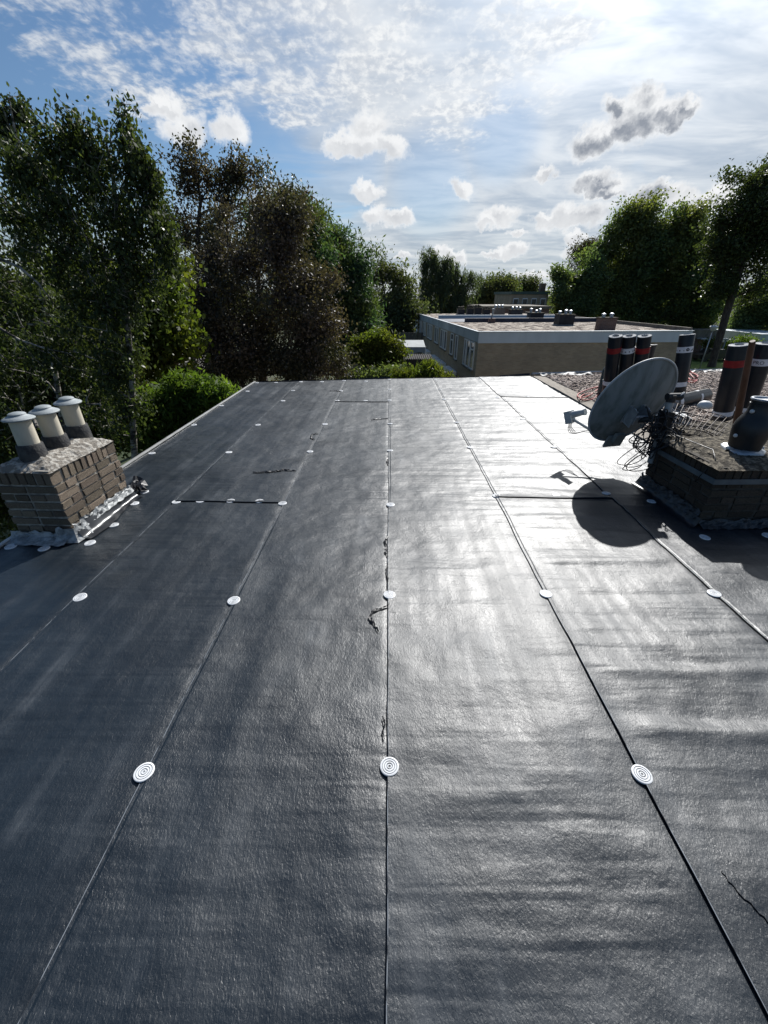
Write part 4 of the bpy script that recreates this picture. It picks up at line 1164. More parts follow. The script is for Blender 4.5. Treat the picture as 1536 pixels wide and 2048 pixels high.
for (y0, y1, z0, sp) in ((0.55, 1.30, -1.85, 0.72), (1.42, 2.15, -1.85, None), (2.28, 2.75, -1.85, None), (4.45, 5.05, -1.85, None), (5.75, 6.5, -1.75, 0.7), (7.9, 8.6, -1.7, None), (8.75, 9.2, -1.7, None), (9.35, 10.05, -1.7, None),
                         (11.0, 11.6, -1.6, None), (11.75, 12.5, -1.6, None), (13.9, 14.5, -1.6, None), (14.65, 15.2, -1.6, None), (15.4, 16.2, -1.6, None), (17.4, 18.0, -1.6, None), (18.3, 19.0, -1.6, None), (20.0, 20.6, -1.6, None), (21.0, 21.7, -1.6, None)):
    window(y0, y1, z0, -0.50, sp)
for (y0, y1) in ((4.2, 6.6), (7.6, 9.9), (10.2, 12.3), (14.0, 16.0), (17.0, 19.0)):
    tbox('porch_beam', (-0.35, y0, -2.72), (0.02, y1, -2.50), M['white_frame'])
    w = tbox('patio_door', (-0.02, y0 + 0.25, -4.9), (0.04, y1 - 0.2, -2.74), M['white_frame'])
    n = 2
    for j in range(n):
        a = y0 + 0.35 + (y1 - y0 - 0.65) * j / n; c = y0 + 0.35 + (y1 - y0 - 0.65) * (j + 1) / n - 0.1
        tbox('pane', (-0.026, a, -4.7), (-0.021, c, -2.85), M['glass'], w)
# things on that roof
def on_roof(px, py): return G(px, py, 0.0)
def roof_box(px, py, w, d, h, m_, npots, label, potm='galv', seed=0, foot=True):
    p = on_roof(px, py); r = random.Random(seed)
    root = empty('roof_chimney', (p.x, p.y + d / 2, 0.0), TH); tag(root, label, 'chimney', 'chimneys on the terrace roofs')
    mb = MB(); mb.box((-w / 2, -d / 2, -0.02), (w / 2, d / 2, h)); mb.build('stack', m_, root)
    mb = MB(); mb.box((-w / 2 - 0.03, -d / 2 - 0.03, h + 0.003), (w / 2 + 0.03, d / 2 + 0.03, h + 0.05)); mb.build('cap', M['crown_dark'], root)
    if foot:
        mb = MB(); mb.box((-w / 2 - 0.05, -d / 2 - 0.05, -0.012), (w / 2 + 0.05, d / 2 + 0.05, 0.04)); mb.build('flashing', M['lead'], root)
    for k in range(npots):
        x = -w / 2 + w * (k + 0.5) / npots; hh = r.uniform(0.14, 0.24)
        mb = MB(); mb.lathe([(0.085, 0.0), (0.075, hh * 0.7), (0.115, hh * 0.72), (0.10, hh), (0.0, hh + 0.04)], 12, Matrix.Translation((x, r.uniform(-0.1, 0.1), h + 0.05))); mb.build('flue_pot', M[potm], root, True, 40)
roof_box(1131, 651, 0.92, 0.75, 0.56, M['black_roofing'], 3, 'black clad chimney with jumbled pots, the nearest black one on the terrace roof', seed=1)
roof_box(1072, 643, 0.92, 0.75, 0.50, M['black_roofing'], 3, 'black clad chimney with two pale conical pots, left of the nearest black one', seed=2)
roof_box(1213, 661, 0.86, 0.45, 0.56, M['red_brick'], 2, 'red brown brick chimney with two grey cowls close to the white fascia', seed=3, foot=False)
roof_box(1032, 635, 0.95, 0.7, 0.55, M['black_roofing'], 3, 'dark chimney with small pots midway along the terrace roofs, right of a grey one', seed=4)
roof_box(998, 634, 0.85, 0.7, 0.62, M['gravel_base'], 3, 'grey rendered chimney with small pots beside the slim vent pipe', seed=5)
for i, (px, w, t) in enumerate(((922, 0.62, 'leftmost'), (940, 0.58, 'second from the left'), (956, 0.58, 'third from the left'), (973, 0.62, 'rightmost'))):
    roof_box(px, 629.5, w, 0.6, 0.42 + 0.07 * (i % 3), M['black_roofing'], 3, 'small dark chimney in the far row on the terrace roofs, ' + t, 'crown_dark', seed=10 + i)
p = on_roof(983, 645); vp = empty('vent_pipe', (p.x, p.y, 0)); tag(vp, 'slim pale vent pipe on a dark brick plinth on the terrace roof', 'vent pipe')
mb = MB(); mb.box((-0.2, -0.2, -0.02), (0.2, 0.2, 0.26)); mb.build('plinth', M['red_brick'], vp)
mb = MB(); mb.tube([(-0.03, 0, 0.26), (0.02, 0, 0.78)], 0.05, 10); mb.tube([(0.08, 0.05, 0.5), (0.10, 0.05, 1.05)], 0.022, 8); mb.lathe([(0.05, 0), (0.12, 0.01), (0.10, 0.05), (0, 0.07)], 12, Matrix.Translation((0.02, 0, 0.77))); mb.build('pipe', M['cowl'], vp, True, 50)
def upstand(x0, x1, y, h, m1, m2, label):
    root = empty('roof_upstand', C0 + UX * x0 + UY * y, TH); tag(root, label, 'roof upstand')
    mb = MB(); mb.box((0, 0, -0.02), (x1 - x0, 0.22, h)); mb.build('upstand', m1, root)
    mb = MB(); mb.box((-0.03, -0.03, h + 0.003), (x1 - x0, 0.25, h + 0.04)); mb.build('capping', m2, root)
upstand(1.35, 10.7, 8.6, 0.20, M['blue_felt'], M['blue_felt'], 'low dark felted party upstand crossing the terrace roof behind its gravel')
upstand(0.35, 10.7, 13.2, 0.20, M['fascia'], M['fascia'], 'low pale party upstand crossing the terrace roof beyond the dark one')
mb = MB(); mb.box((0.1, 8.9, -0.008), (10.7, 13.1, 0.004)); o = mb.build('felt_roof', M['blue_felt'], ter)

# ================================================================== further buildings
def block(name, px0, px1, ytop, D, depth, m_, fas, label, cat, wins=0, fh=0.3, zt=None, top=True):
    a = P(px0, ytop, D); c = P(px1, ytop, D); zt = a.z
    root = empty(name, (a.x, D, GZ)); tag(root, label, cat)
    w = c.x - a.x; H = zt - GZ
    mb = MB(); mb.box((0, 0, 0), (w, depth, H - fh)); mb.build('wall', m_, root)
    mb = MB(); mb.box((-0.15, -0.15, H - fh + 0.003), (w + 0.15, depth + 0.15, H)); mb.build('roof', fas, root)
    for k in range(wins):
        s = w / wins
        mb = MB(); mb.box((s * k + s * 0.22, -0.04, H - fh - 1.9), (s * k + s * 0.78, 0.02, H - fh - 0.45)); wn = mb.build('window', M['white_frame'], root)
        mb = MB(); mb.box((s * k + s * 0.26, -0.05, H - fh - 1.8), (s * k + s * 0.74, -0.042, H - fh - 0.55)); mb.build('pane', M['glass'], wn)
    return root
green_edge = mat('green_roof_edge', (0.05, 0.085, 0.07), (0.07, 0.10, 0.085), 2, 0.6)
fb = block('far_house', 1025, 1098, 583, 62, 10, M['house_brick'], green_edge, 'distant brick flat roofed house with green roof edge and chimney', 'house', 4, 0.35)
mb = MB(); mb.box((4.3, 2, GZ * 0 + (P(1025, 583, 62).z - GZ) + 0.003), (5.0, 2.8, (P(1025, 583, 62).z - GZ) + 1.0)); mb.build('chimney', M['red_brick'], fb)
block('far_terrace', 962, 1100, 612, 52, 9, M['red_brick'], M['timber'], 'low dark brick row with dark roof edge behind the terrace roof', 'terrace', 6, 0.3)
bh = block('blue_roofed_house', 836, 866, 600, 75, 8, M['fascia'], M['fascia_side'], 'distant pale house with a dark blue sloping roof behind trees', 'house', 2, 0.2)
z = P(836, 600, 75).z - GZ; w = P(866, 600, 75).x - P(836, 600, 75).x
mb = MB(); mb.add([(-0.3, -0.4, z), (w + 0.3, -0.4, z), (w + 0.3, 4, z + 1.9), (-0.3, 4, z + 1.9), (w + 0.3, 8.4, z), (-0.3, 8.4, z)], [(0, 1, 2, 3), (3, 2, 4, 5), (0, 3, 5), (1, 4, 2)])
mb.build('pitched_roof', mat('blue_roof_tiles', (0.022, 0.032, 0.060), (0.035, 0.045, 0.075), 2, 0.5), bh)
gar = block('brick_garage', 1376, 1441, 660, 57, 7, M['red_brick'], M['timber'], 'low brown brick garage with plank fascia beyond the lawn', 'garage', 0, 1.0)
a = P(1376, 660, 57)
mb = MB(); ph = P(1400, 679, 56).z - GZ; mb.box((1.7, -1.2, 0), (1.82, -1.05, ph)); mb.box((1.4, -1.3, ph), (4.6, -0.003, ph + 0.12)); mb.box((4.3, -1.2, 0), (4.42, -1.05, ph)); mb.build('porch', M['fascia_side'], gar)
block('grey_house', 1524, 1600, 668, 60, 9, M['red_brick'], M['fascia_side'], 'grey edged house corner at the right picture edge beyond trees', 'house', 2, 1.6)
# car behind the lawn
car = empty('parked_car', P(1427, 700, 54) * 1.0); car.location.z = GZ; tag(car, 'dark parked car under the garage porch behind the lawn', 'car')
mb = MB()
prof_c = [(-2.1, 0.35), (-2.1, 0.75), (-1.2, 0.90), (-0.6, 1.38), (0.8, 1.42), (1.5, 0.95), (2.1, 0.85), (2.1, 0.35)]
vs = [(x, -0.85, z) for x, z in prof_c] + [(x, 0.85, z) for x, z in prof_c]; n = len(prof_c)
mb.add(vs, [tuple(range(n)), tuple(range(2 * n - 1, n - 1, -1))] + [(i, i + n, (i + 1) % n + n, (i + 1) % n) for i in range(n)])
mb.build('body', M['black_steel'], car)
for x in (-1.3, 1.3):
    for y in (-0.82, 0.82):
        mb = MB(); mb.tube([(x, y - 0.09, 0.32), (x, y + 0.09, 0.32)], 0.32, 16); mb.build('wheel', M['black_plastic'], car, True, 40)
mb = MB(); mb.add([(-1.1, -0.856, 0.93), (0.95, -0.856, 0.93), (0.7, -0.856, 1.33), (-0.55, -0.856, 1.33)], [(0, 1, 2, 3)]); mb.build('side_window', M['glass'], car)
# street lamp
p = P(1412, 700, 47); sl = empty('street_lamp', (p.x, p.y, GZ)); tag(sl, 'street lamp with a pale round head in front of the garage', 'street lamp')
zt = P(1412, 656, 47).z - GZ
mb = MB(); mb.tube([(0, 0, 0), (0, 0, zt - 0.3)], [0.07, 0.04], 8); mb.build('post', M['galv'], sl, True)
mb = MB(); mb.lathe([(0.08, -0.3), (0.22, -0.22), (0.36, 0.05), (0.40, 0.12), (0.30, 0.22), (0.0, 0.28)], 16, Matrix.Translation((0, 0, zt))); mb.build('lamp_head', M['white_plastic'], sl, True, 40)
# lawn, path, parking
def sheet_px(name, pts, z, m_):
    mb = MB(); mb.add([G(x, y, z) for x, y in pts], [tuple(range(len(pts)))]); return tag(mb.build(name, m_), kind='structure')
sheet_px('lawn', [(1340, 740), (1640, 740), (1560, 700), (1470, 698), (1380, 702)], GZ + 0.02, M['lawn'])
sheet_px('path', [(1330, 703), (1380, 701), (1470, 697), (1560, 699), (1560, 694), (1470, 690), (1380, 694), (1330, 697)], GZ + 0.012, M['paving'])
sheet_px('lawn', [(390, 815), (470, 815), (470, 750), (425, 748), (400, 775)], GZ + 0.02, M['lawn'])
sheet_px('parking_area', [(250, 735), (345, 735), (420, 735), (470, 690), (300, 688)], GZ + 0.012, M['paving'])

# garden fences, awning, shed
def fence(name, a, c, z0, z1, label, bw=0.14, m_='timber'):
    root = empty(name, (a.x, a.y, GZ)); d = Vector((c.x - a.x, c.y - a.y, 0)); L = d.length; root.rotation_euler = (0, 0, math.atan2(d.y, d.x)); tag(root, label, 'fence')
    n = int(L / (bw + 0.012)); me = None
    for k in range(n):
        if me is None:
            mb = MB(); mb.box((0, -0.012, 0), (bw, 0.012, z1 - z0)); me = mb.mesh('board'); me.materials.append(M[m_])
        o = bpy.data.objects.new('board', me); C.objects.link(o); o.parent = root; o.location = (k * (bw + 0.012), 0.004 * (k % 2), z0 - GZ)
    mb = MB()
    for s in (0.2, 0.8): mb.box((0, 0.018, z0 - GZ + (z1 - z0) * s), (L, 0.06, z0 - GZ + (z1 - z0) * s + 0.07))
    mb.build('rail', M[m_], root)
a, c = P(700, 738, 24), P(792, 728, 24); fence('garden_fence', a, c, GZ, a.z + 0.25, 'weathered vertical board fence behind the yellow green tree')
a, c = P(795, 672, 40), P(850, 672, 40); fence('garden_fence', a, c, GZ, P(800, 665, 40).z, 'dark board fence at the back of the gardens below the tall trees', 0.18)
aw = empty('garden_awning', (P(805, 705, 29).x, 29, GZ)); tag(aw, 'white cloth awning reaching out from the terrace', 'awning')
a, c = P(800, 694, 29), P(851, 694, 29); zt = P(800, 694, 29).z - GZ; z_b = P(800, 708, 29).z - GZ
mb = MB(); n = 20
for i in range(n + 1):
    x = (a.x + (c.x - a.x) * i / n) - aw.location.x
    for j, (yy, zz) in enumerate(((2.0, zt + 0.25), (0.0, zt), (0.0, z_b + 0.12 * abs(math.sin(i * math.pi / 10))))): mb.v.append((x, yy, zz))
for i in range(n):
    for j in range(2): mb.f.append((3 * i + j, 3 * (i + 1) + j, 3 * (i + 1) + j + 1, 3 * i + j + 1)); mb.mi.append(0)
mb.build('cloth', M['awning'], aw)
mb = MB()
for x in (a.x, c.x): mb.tube([(x - aw.location.x, 0.03, 0), (x - aw.location.x, 0.03, zt)], 0.04, 8)
mb.build('awning_pole', M['white_frame'], aw)
a, c = P(788, 718, 24), P(866, 716, 24); zt = a.z - GZ
sh = empty('garden_shed', (a.x, 24, GZ)); tag(sh, 'dark shed with a corrugated roof edge between the gardens', 'shed')
mb = MB(); mb.box((0.1, 0.1, 0), (c.x - a.x - 0.1, 1.2, zt - 0.05)); mb.build('wall', M['black_roofing'], sh)
mb = MB(); n = 90; w = c.x - a.x
for j, (yy, zz) in enumerate(((0, 0.0), (1.3, 0.10))):
    for i in range(n + 1): mb.v.append((w * i / n, yy, zt + zz + 0.028 * math.sin(i * math.pi * 2 / 5)))
for i in range(n): mb.f.append((i, i + 1, n + 2 + i, n + 1 + i)); mb.mi.append(0)
o = mb.build('corrugated_roof', M['corr'], sh)
p = P(822, 690, 34); pa = empty('garden_parasol', (p.x, 34, GZ)); tag(pa, 'closed pale parasol standing behind the awning', 'parasol')
zt = P(822, 680, 34).z - GZ
mb = MB(); mb.lathe([(0.03, zt), (0.10, zt - 0.3), (0.20, zt - 0.9), (0.25, zt - 1.4), (0.16, zt - 1.42)], 12); mb.build('folded_canopy', M['awning'], pa, True)
mb = MB(); mb.tube([(0, 0, 0), (0, 0, zt)], 0.03, 8); mb.build('pole', M['white_frame'], pa)

# ================================================================== trees and shrubs
def leaves_mesh(cen, size, elong, droop, seed, spread=1.0):
    g = np.random.default_rng(seed); n = len(cen)
    d = g.normal(0, 1, (n, 3)); d[:, 2] -= droop * 1.6; d /= np.linalg.norm(d, axis=1)[:, None]
    e = g.normal(0, 1, (n, 3)); e -= d * (e * d).sum(1)[:, None]; e /= np.linalg.norm(e, axis=1)[:, None] + 1e-9
    nn = np.cross(d, e)
    s = size * g.uniform(0.6, 1.3, n)[:, None]
    L = d * s * 0.5 * elong; W = e * s * 0.5 / elong * 1.05; fold = nn * s * 0.10
    V = np.stack([cen - L, cen + W + fold, cen + L, cen - W + fold], 1).reshape(-1, 3)
    F = np.arange(4 * n).reshape(-1, 4)
    return V, F

def skeleton(base, top, clumps, seed, r0, sag=0.12, lean=None, wob=0.25, fork=0.35):
    """trunk plus limbs that reach every leaf clump; returns tube mesh arrays"""
    g = np.random.default_rng(seed)
    base = np.array(base, float); top = np.array(top, float)
    H = np.linalg.norm(top - base); n = max(6, int(H / 0.7))
    t = np.linspace(0, 1, n)
    tr = base + (top - base) * t[:, None]
    if lean is not None: tr += np.array(lean)[None] * (np.sin(np.pi * t) ** 1.0)[:, None]
    tr[1:, :2] += np.cumsum(g.normal(0, wob * 0.12, (n - 1, 2)), 0) * (t[1:, None])
    pts = list(tr); par = [-1] + list(range(n - 1)); cnt0 = len(pts)
    order = np.argsort(np.linalg.norm(clumps[:, :2] - np.interp(clumps[:, 2], tr[:, 2], tr[:, 0])[:, None] * [1, 0] - np.interp(clumps[:, 2], tr[:, 2], tr[:, 1])[:, None] * [0, 1], axis=1))
    arr = np.zeros((n + 4 * len(clumps) + 8, 3)); arr[:n] = tr; m = n
    minz = base[2] + (top[2] - base[2]) * fork
    for c in clumps[order]:
        d = arr[:m] - c
        dist = np.sqrt((d ** 2).sum(1)); up = np.clip(d[:, 2] + 0.25 * np.hypot(d[:, 0], d[:, 1]), 0, None)
        cost = dist + 1.6 * up + np.where(arr[:m, 2] < min(minz, c[2] - 0.5), 3.0, 0)
        j = int(np.argmin(cost)); p = arr[j]
        L = dist[j]; k = 1 if L < 0.5 else (2 if L < 1.6 else 3)
        last = j
        for i in range(1, k + 1):
            s = i / k; q = p + (c - p) * s
            if i < k: q = q + np.array([*g.normal(0, 0.07 * L, 2), sag * L * math.sin(math.pi * s)])
            arr[m] = q; par.append(last); last = m; m += 1
    arr = arr[:m]; par = np.array(par)
    w = np.ones(m)
    for i in range(m - 1, 0, -1): w[par[i]] += w[i]
    rad = r0 * (w / w[0]) ** 0.45; rad = np.maximum(rad, 0.0065 * (r0 / 0.1) ** 0.8)
    rad[:n] = np.maximum(rad[:n], r0 * (1 - 0.85 * t))
    rad[0] *= 1.25
    i = np.arange(1, m); A = arr[par[i]]; B = arr[i]; ra = np.minimum(rad[par[i]], np.where(i < n, 9, rad[i] * 1.6)); rb = rad[i]
    ax = B - A; ax /= np.linalg.norm(ax, axis=1)[:, None] + 1e-9
    ref = np.where(np.abs(ax[:, 2:3]) > 0.9, [[1.0, 0, 0]], [[0, 0, 1.0]])
    u = np.cross(ax, ref); u /= np.linalg.norm(u, axis=1)[:, None] + 1e-9; v = np.cross(ax, u)
    K = 6; th = np.arange(K) * 2 * np.pi / K
    off = np.cos(th)[None, :, None] * u[:, None] + np.sin(th)[None, :, None] * v[:, None]
    V = np.concatenate([A[:, None] + off * ra[:, None, None], B[:, None] + off * rb[:, None, None]], 1).reshape(-1, 3)
    b0 = (np.arange(len(i)) * 2 * K)[:, None]; k = np.arange(K)[None]
    F = np.stack([b0 + k, b0 + (k + 1) % K, b0 + K + (k + 1) % K, b0 + K + k], -1).reshape(-1, 4)
    return V, F

def limb(root, pts, D, r0, m_):
    mb = MB(); o = root.location
    W = [P(x, y, D + 0.15 * math.sin(k * 1.7)) - o for k, (x, y) in enumerate(pts)]
    mb.tube(W, [r0 * (1 - 0.8 * k / (len(W) - 1)) for k in range(len(W))], 6); mb.build('limb', m_, root, True)

def blobs_world(blobs, D, depth):
    out = []
    for bl in blobs:
        px, py, rx, ry = bl[:4]
        Dd = D + (bl[4] if len(bl) > 4 else 0)
        c = P(px, py, Dd); RX = abs(P(px + rx, py, Dd).x - P(px - rx, py, Dd).x) / 2; RZ = abs(P(px, py - ry, Dd).z - P(px, py + ry, Dd).z) / 2
        out.append((np.array(c), RX, max(0.25, depth * (RX * RZ) ** 0.5), RZ))
    return out

def plant(name, label, cat, D, bx, blobs, nclump, per, size, sig, lm, bark, r0=0.15, droop=0.3, elong=1.5, seed=1, group=None, depth=0.9, shell=0.45, lean=None, topx=None, base_y=None, sag=0.12, strand=0.0, z0=GZ, fork=0.35, flat=0.8, tufts=9, tsize=0.24, spikes=0.10, through=None):
    if D > 14: size *= 0.66; per = per * 1.45
    g = np.random.default_rng(seed)
    B = blobs_world(blobs, D, depth)
    vol = np.array([a * b_ * c for _, a, b_, c in B]) ** 0.75; vol /= vol.sum()
    # boughs first, then leaf clumps gathered round each bough: leaves open gaps and a ragged outline
    nt = max(6, int(tufts * len(B)))
    tc, ts, tr_ = [], [], []
    for i in g.choice(len(B), nt, p=vol):
        c, a, b_, h = B[i]
        d = g.normal(0, 1, 3); d /= np.linalg.norm(d)
        rr = g.uniform(shell, 1) ** 0.6 if g.random() < 0.7 else g.uniform(0.1, 0.7)
        tc.append(c + d * rr * np.array([a, b_, h])); ts.append((a * b_ * h) ** (1 / 3) * g.uniform(0.6, 1.35) * tsize); tr_.append(d)
    cl, wt = [], []
    for k in g.integers(0, nt, nclump):
        d = g.normal(0, 1, 3) * ts[k]
        axis = tr_[k] * np.array([1, 1, 0.6]) + np.array([0.15, 0, 0.5]); axis /= np.linalg.norm(axis)
        d += axis * g.normal(0, 1) * ts[k] * 1.0
        w_ = 1.0
        if g.random() < spikes: d += axis * ts[k] * g.uniform(1.0, 2.4); w_ = 0.35
        cl.append(tc[k] + d); wt.append(w_)
    cl = np.array(cl); wt = np.array(wt)
    zmin = z0 + 0.3; ok = cl[:, 2] > zmin; cl = cl[ok]; wt = wt[ok]
    if through is not None:
        p1, p2 = P(*through[0], D), P(*through[1], D)
        q = p1 + (p1 - p2) * ((p1.z - z0) / (p2.z - p1.z)); base = np.array((q.x, D, z0)); top = np.array(p2)
    else:
        base = Vector(P(bx, 700, D)); base = np.array((base.x, D, z0)) if base_y is None else np.array((base.x, D, base_y))
        if topx is not None: top = np.array(P(topx[0], topx[1], D))
        else:
            k = int(np.argmax([c[2] + h for c, a, b_, h in B])); c, a, b_, h = B[k]; top = c + np.array([0, 0, h * 0.4])
    # leaves
    n = len(cl)
    rep = g.poisson(per * wt)
    ctr = np.repeat(cl, rep, 0)
    off = g.normal(0, 1, ctr.shape) * np.array([sig, sig, sig * flat])
    if strand:
        off[:, 2] -= g.exponential(strand, len(off)); off[:, :2] *= 0.55
    pos = ctr + off
    pos = pos[pos[:, 2] > z0 + 0.05]
    root = empty(name, (float(base[0]), float(base[1]), float(base[2]))); tag(root, label, cat, group)
    V, F = leaves_mesh(pos - base, size, elong, droop, seed + 1)
    cr = link('crown', np_mesh('crown', V, F), lm, root); cr['kind'] = 'stuff'
    V, F = skeleton(base - base, top - base, cl - base, seed + 2, r0, sag, lean, fork=fork)
    link('trunk', np_mesh('trunk', V, F, True), bark, root)
    return root

LM = {}
LM['birch'] = leaf_mat('birch_leaves', (0.026, 0.040, 0.018), (0.078, 0.098, 0.042), 0.34, 0.5, None, 0.40)
LM['dark'] = leaf_mat('dark_green_leaves', (0.024, 0.040, 0.015), (0.064, 0.084, 0.030), 0.36, 0.45, (0.12, 0.13, 0.036), 0.5)
LM['yellow'] = leaf_mat('yellow_green_leaves', (0.045, 0.060, 0.014), (0.14, 0.15, 0.032), 0.45, 0.8, (0.10, 0.14, 0.03), 0.5)
LM['lime'] = leaf_mat('fresh_green_leaves', (0.060, 0.105, 0.022), (0.13, 0.185, 0.044), 0.46, 0.8, (0.07, 0.11, 0.024), 0.5)
LM['copper'] = leaf_mat('copper_brown_leaves', (0.058, 0.045, 0.040), (0.140, 0.110, 0.094), 0.22, 0.5, (0.080, 0.078, 0.056), 0.5)
LM['alder'] = leaf_mat('grey_green_leaves', (0.034, 0.038, 0.025), (0.085, 0.085, 0.060), 0.28, 0.5, (0.09, 0.066, 0.052), 0.5)
LM['conifer'] = leaf_mat('conifer_needles', (0.036, 0.074, 0.046), (0.082, 0.135, 0.074), 0.34, 0.5, (0.11, 0.135, 0.055), 0.55)
LM['far'] = leaf_mat('distant_leaves', (0.045, 0.064, 0.038), (0.105, 0.125, 0.070), 0.36, 0.25, (0.12, 0.13, 0.06), 0.6)
LM['willow'] = leaf_mat('weeping_leaves', (0.045, 0.066, 0.042), (0.105, 0.128, 0.078), 0.36, 0.3, None, 0.5)
LM['mass'] = leaf_mat('broad_green_leaves', (0.060, 0.096, 0.054), (0.145, 0.195, 0.095), 0.42, 0.12, (0.17, 0.19, 0.075), 0.5)

GT = 'trees left of the roof'
# far left birch, crown half outside the frame
b1 = plant('birch_tree', 'tall birch at the left picture edge with its crown cut off', 'tree', 8.6, -40,
      [(5, 215, 40, 40), (30, 265, 50, 40), (-60, 300, 90, 100), (50, 330, 60, 60), (10, 430, 90, 80), (-50, 560, 120, 100), (30, 600, 80, 70), (-30, 760, 110, 110)],
      850, 26, 0.056, 0.11, LM['birch'], M['bark_white'], 0.06, 0.9, 1.35, 21, GT, strand=0.16, topx=(30, 200), tufts=11, tsize=0.22, spikes=0.2, depth=0.6)
b2 = plant('birch_tree', 'tall white barked birch rising behind the chimney with cream flues', 'tree', 7.6, 262,
      [(98, 182, 20, 26), (128, 225, 36, 30), (165, 245, 40, 30), (110, 300, 80, 60), (195, 285, 45, 45), (243, 245, 18, 34), (265, 300, 40, 40),
       (225, 360, 80, 60), (300, 340, 28, 40), (45, 320, 55, 55), (40, 410, 60, 55), (60, 490, 60, 55), (312, 430, 28, 50), (300, 470, 40, 40), (130, 400, 90, 70), (250, 430, 75, 60),
       (180, 500, 110, 70), (285, 520, 50, 45), (110, 560, 80, 60), (225, 600, 80, 60), (160, 680, 110, 80), (240, 690, 50, 70), (200, 790, 70, 70)],
      1700, 23, 0.053, 0.11, LM['birch'], M['bark_white'], 0.058, 0.9, 1.35, 22, GT, strand=0.16, through=((268, 900), (228, 330)), fork=0.45, tufts=10, tsize=0.21, spikes=0.24, depth=0.5)
limb(b1, [(-40, 470), (0, 518), (40, 535), (75, 565), (110, 610)], 7.2, 0.035, M['bark_white'])
limb(b1, [(-30, 640), (40, 680), (90, 697), (135, 706), (150, 715)], 7.0, 0.022, M['bark_white'])
limb(b2, [(252, 600), (262, 500), (285, 410), (298, 330)], 7.6, 0.026, M['bark_white'])
limb(b2, [(250, 640), (215, 560), (190, 470), (178, 380)], 7.6, 0.024, M['bark_white'])
limb(b2, [(262, 800), (225, 770), (205, 740)], 7.4, 0.02, M['bark_white'])
plant('maple_tree', 'yellow green leafy tree glowing between birch and copper tree', 'tree', 12.5, 300,
      [(320, 570, 40, 45), (345, 640, 30, 60), (285, 640, 60, 60), (230, 590, 70, 50), (260, 710, 50, 50), (160, 620, 80, 60), (90, 640, 70, 60)],
      700, 60, 0.13, 0.24, LM['yellow'], M['bark'], 0.14, 0.3, 1.2, 23, GT)
plant('dark_tree', 'dense dark green tree filling the space behind the left chimney', 'tree', 10.5, 120,
      [(60, 700, 90, 80), (150, 760, 90, 90), (50, 840, 80, 100), (200, 850, 70, 70), (110, 900, 90, 80), (10, 960, 60, 90), (250, 800, 50, 70), (-60, 800, 80, 120)],
      900, 60, 0.11, 0.22, LM['dark'], M['bark'], 0.14, 0.4, 1.3, 24, GT)
plant('green_shrub', 'bright green feathery shrub just beyond the left roof edge', 'shrub', 9.0, 350,
      [(345, 800, 45, 28), (385, 785, 40, 24), (320, 835, 38, 34), (410, 800, 36, 18), (365, 840, 40, 30), (305, 870, 30, 30), (440, 790, 20, 12), (340, 880, 50, 30)],
      420, 60, 0.085, 0.13, LM['lime'], M['bark'], 0.06, 0.5, 1.9, 25, None)
plant('green_shrub', 'low green shrub beside the sunlit lawn patch under the copper tree', 'shrub', 20, 380,
      [(380, 765, 40, 14), (420, 770, 30, 14), (350, 750, 30, 12)], 160, 45, 0.15, 0.22, LM['lime'], M['bark'], 0.06, 0.4, 1.6, 26, None)
plant('alder_tree', 'tall thin crowned dark tree with bare branches, left of the copper tree', 'tree', 24, 388,
      [(395, 340, 42, 50), (360, 390, 45, 55), (440, 380, 50, 55), (485, 345, 46, 45), (545, 385, 45, 50), (585, 425, 30, 40), (420, 460, 60, 55), (350, 470, 40, 50), (500, 470, 60, 50), (450, 560, 70, 60)],
      820, 17, 0.17, 0.30, LM['alder'], M['bark'], 0.15, 0.4, 1.4, 27, GT, fork=0.40, through=((386, 735), (400, 400)), tufts=10, tsize=0.22, spikes=0.25, depth=0.5)
plant('copper_tree', 'broad copper brown tree with dull drying foliage left of the conifers', 'tree', 17.5, 505,
      [(430, 440, 40, 40), (500, 420, 45, 40), (565, 440, 40, 40), (450, 510, 60, 50), (530, 500, 70, 60), (600, 510, 55, 50), (640, 560, 45, 60), (420, 590, 55, 65), (520, 600, 100, 70), (610, 630, 60, 70), (650, 660, 36, 60), (430, 680, 60, 60), (520, 700, 100, 55), (600, 730, 80, 40), (450, 745, 60, 30), (655, 735, 30, 25)],
      1700, 34, 0.13, 0.24, LM['copper'], M['bark'], 0.2, 0.4, 1.4, 28, GT, topx=(500, 400), depth=0.7, spikes=0.22)
plant('cypress_tree', 'tall dark green conifer beside the copper tree, the left of two', 'tree', 27, 610,
      [(600, 425, 26, 34), (612, 480, 45, 50), (620, 560, 50, 60), (560, 470, 40, 50)], 420, 70, 0.22, 0.36, LM['conifer'], M['bark'], 0.2, 0.5, 1.9, 29, GT)
plant('cypress_tree', 'broad green conifer right of the copper tree above the gardens', 'tree', 29, 680,
      [(640, 470, 34, 34), (678, 500, 36, 44), (690, 580, 38, 60), (700, 650, 36, 70), (650, 580, 50, 60), (670, 680, 50, 60), (715, 560, 16, 40), (720, 700, 20, 40)], 800, 70, 0.22, 0.36, LM['conifer'], M['bark'], 0.22, 0.5, 1.9, 30, GT)
GB = 'trees behind the terrace'
plant('garden_tree', 'dark loose crowned tree beyond the gardens left of the terrace', 'tree', 44, 790,
      [(763, 553, 20, 24), (760, 600, 24, 40), (800, 565, 20, 26), (808, 610, 22, 40), (780, 640, 34, 40), (815, 650, 20, 40), (745, 660, 26, 50), (790, 690, 36, 25)], 520, 26, 0.30, 0.42, LM['far'], M['bark'], 0.2, 0.4, 1.4, 31, GB, depth=0.7)
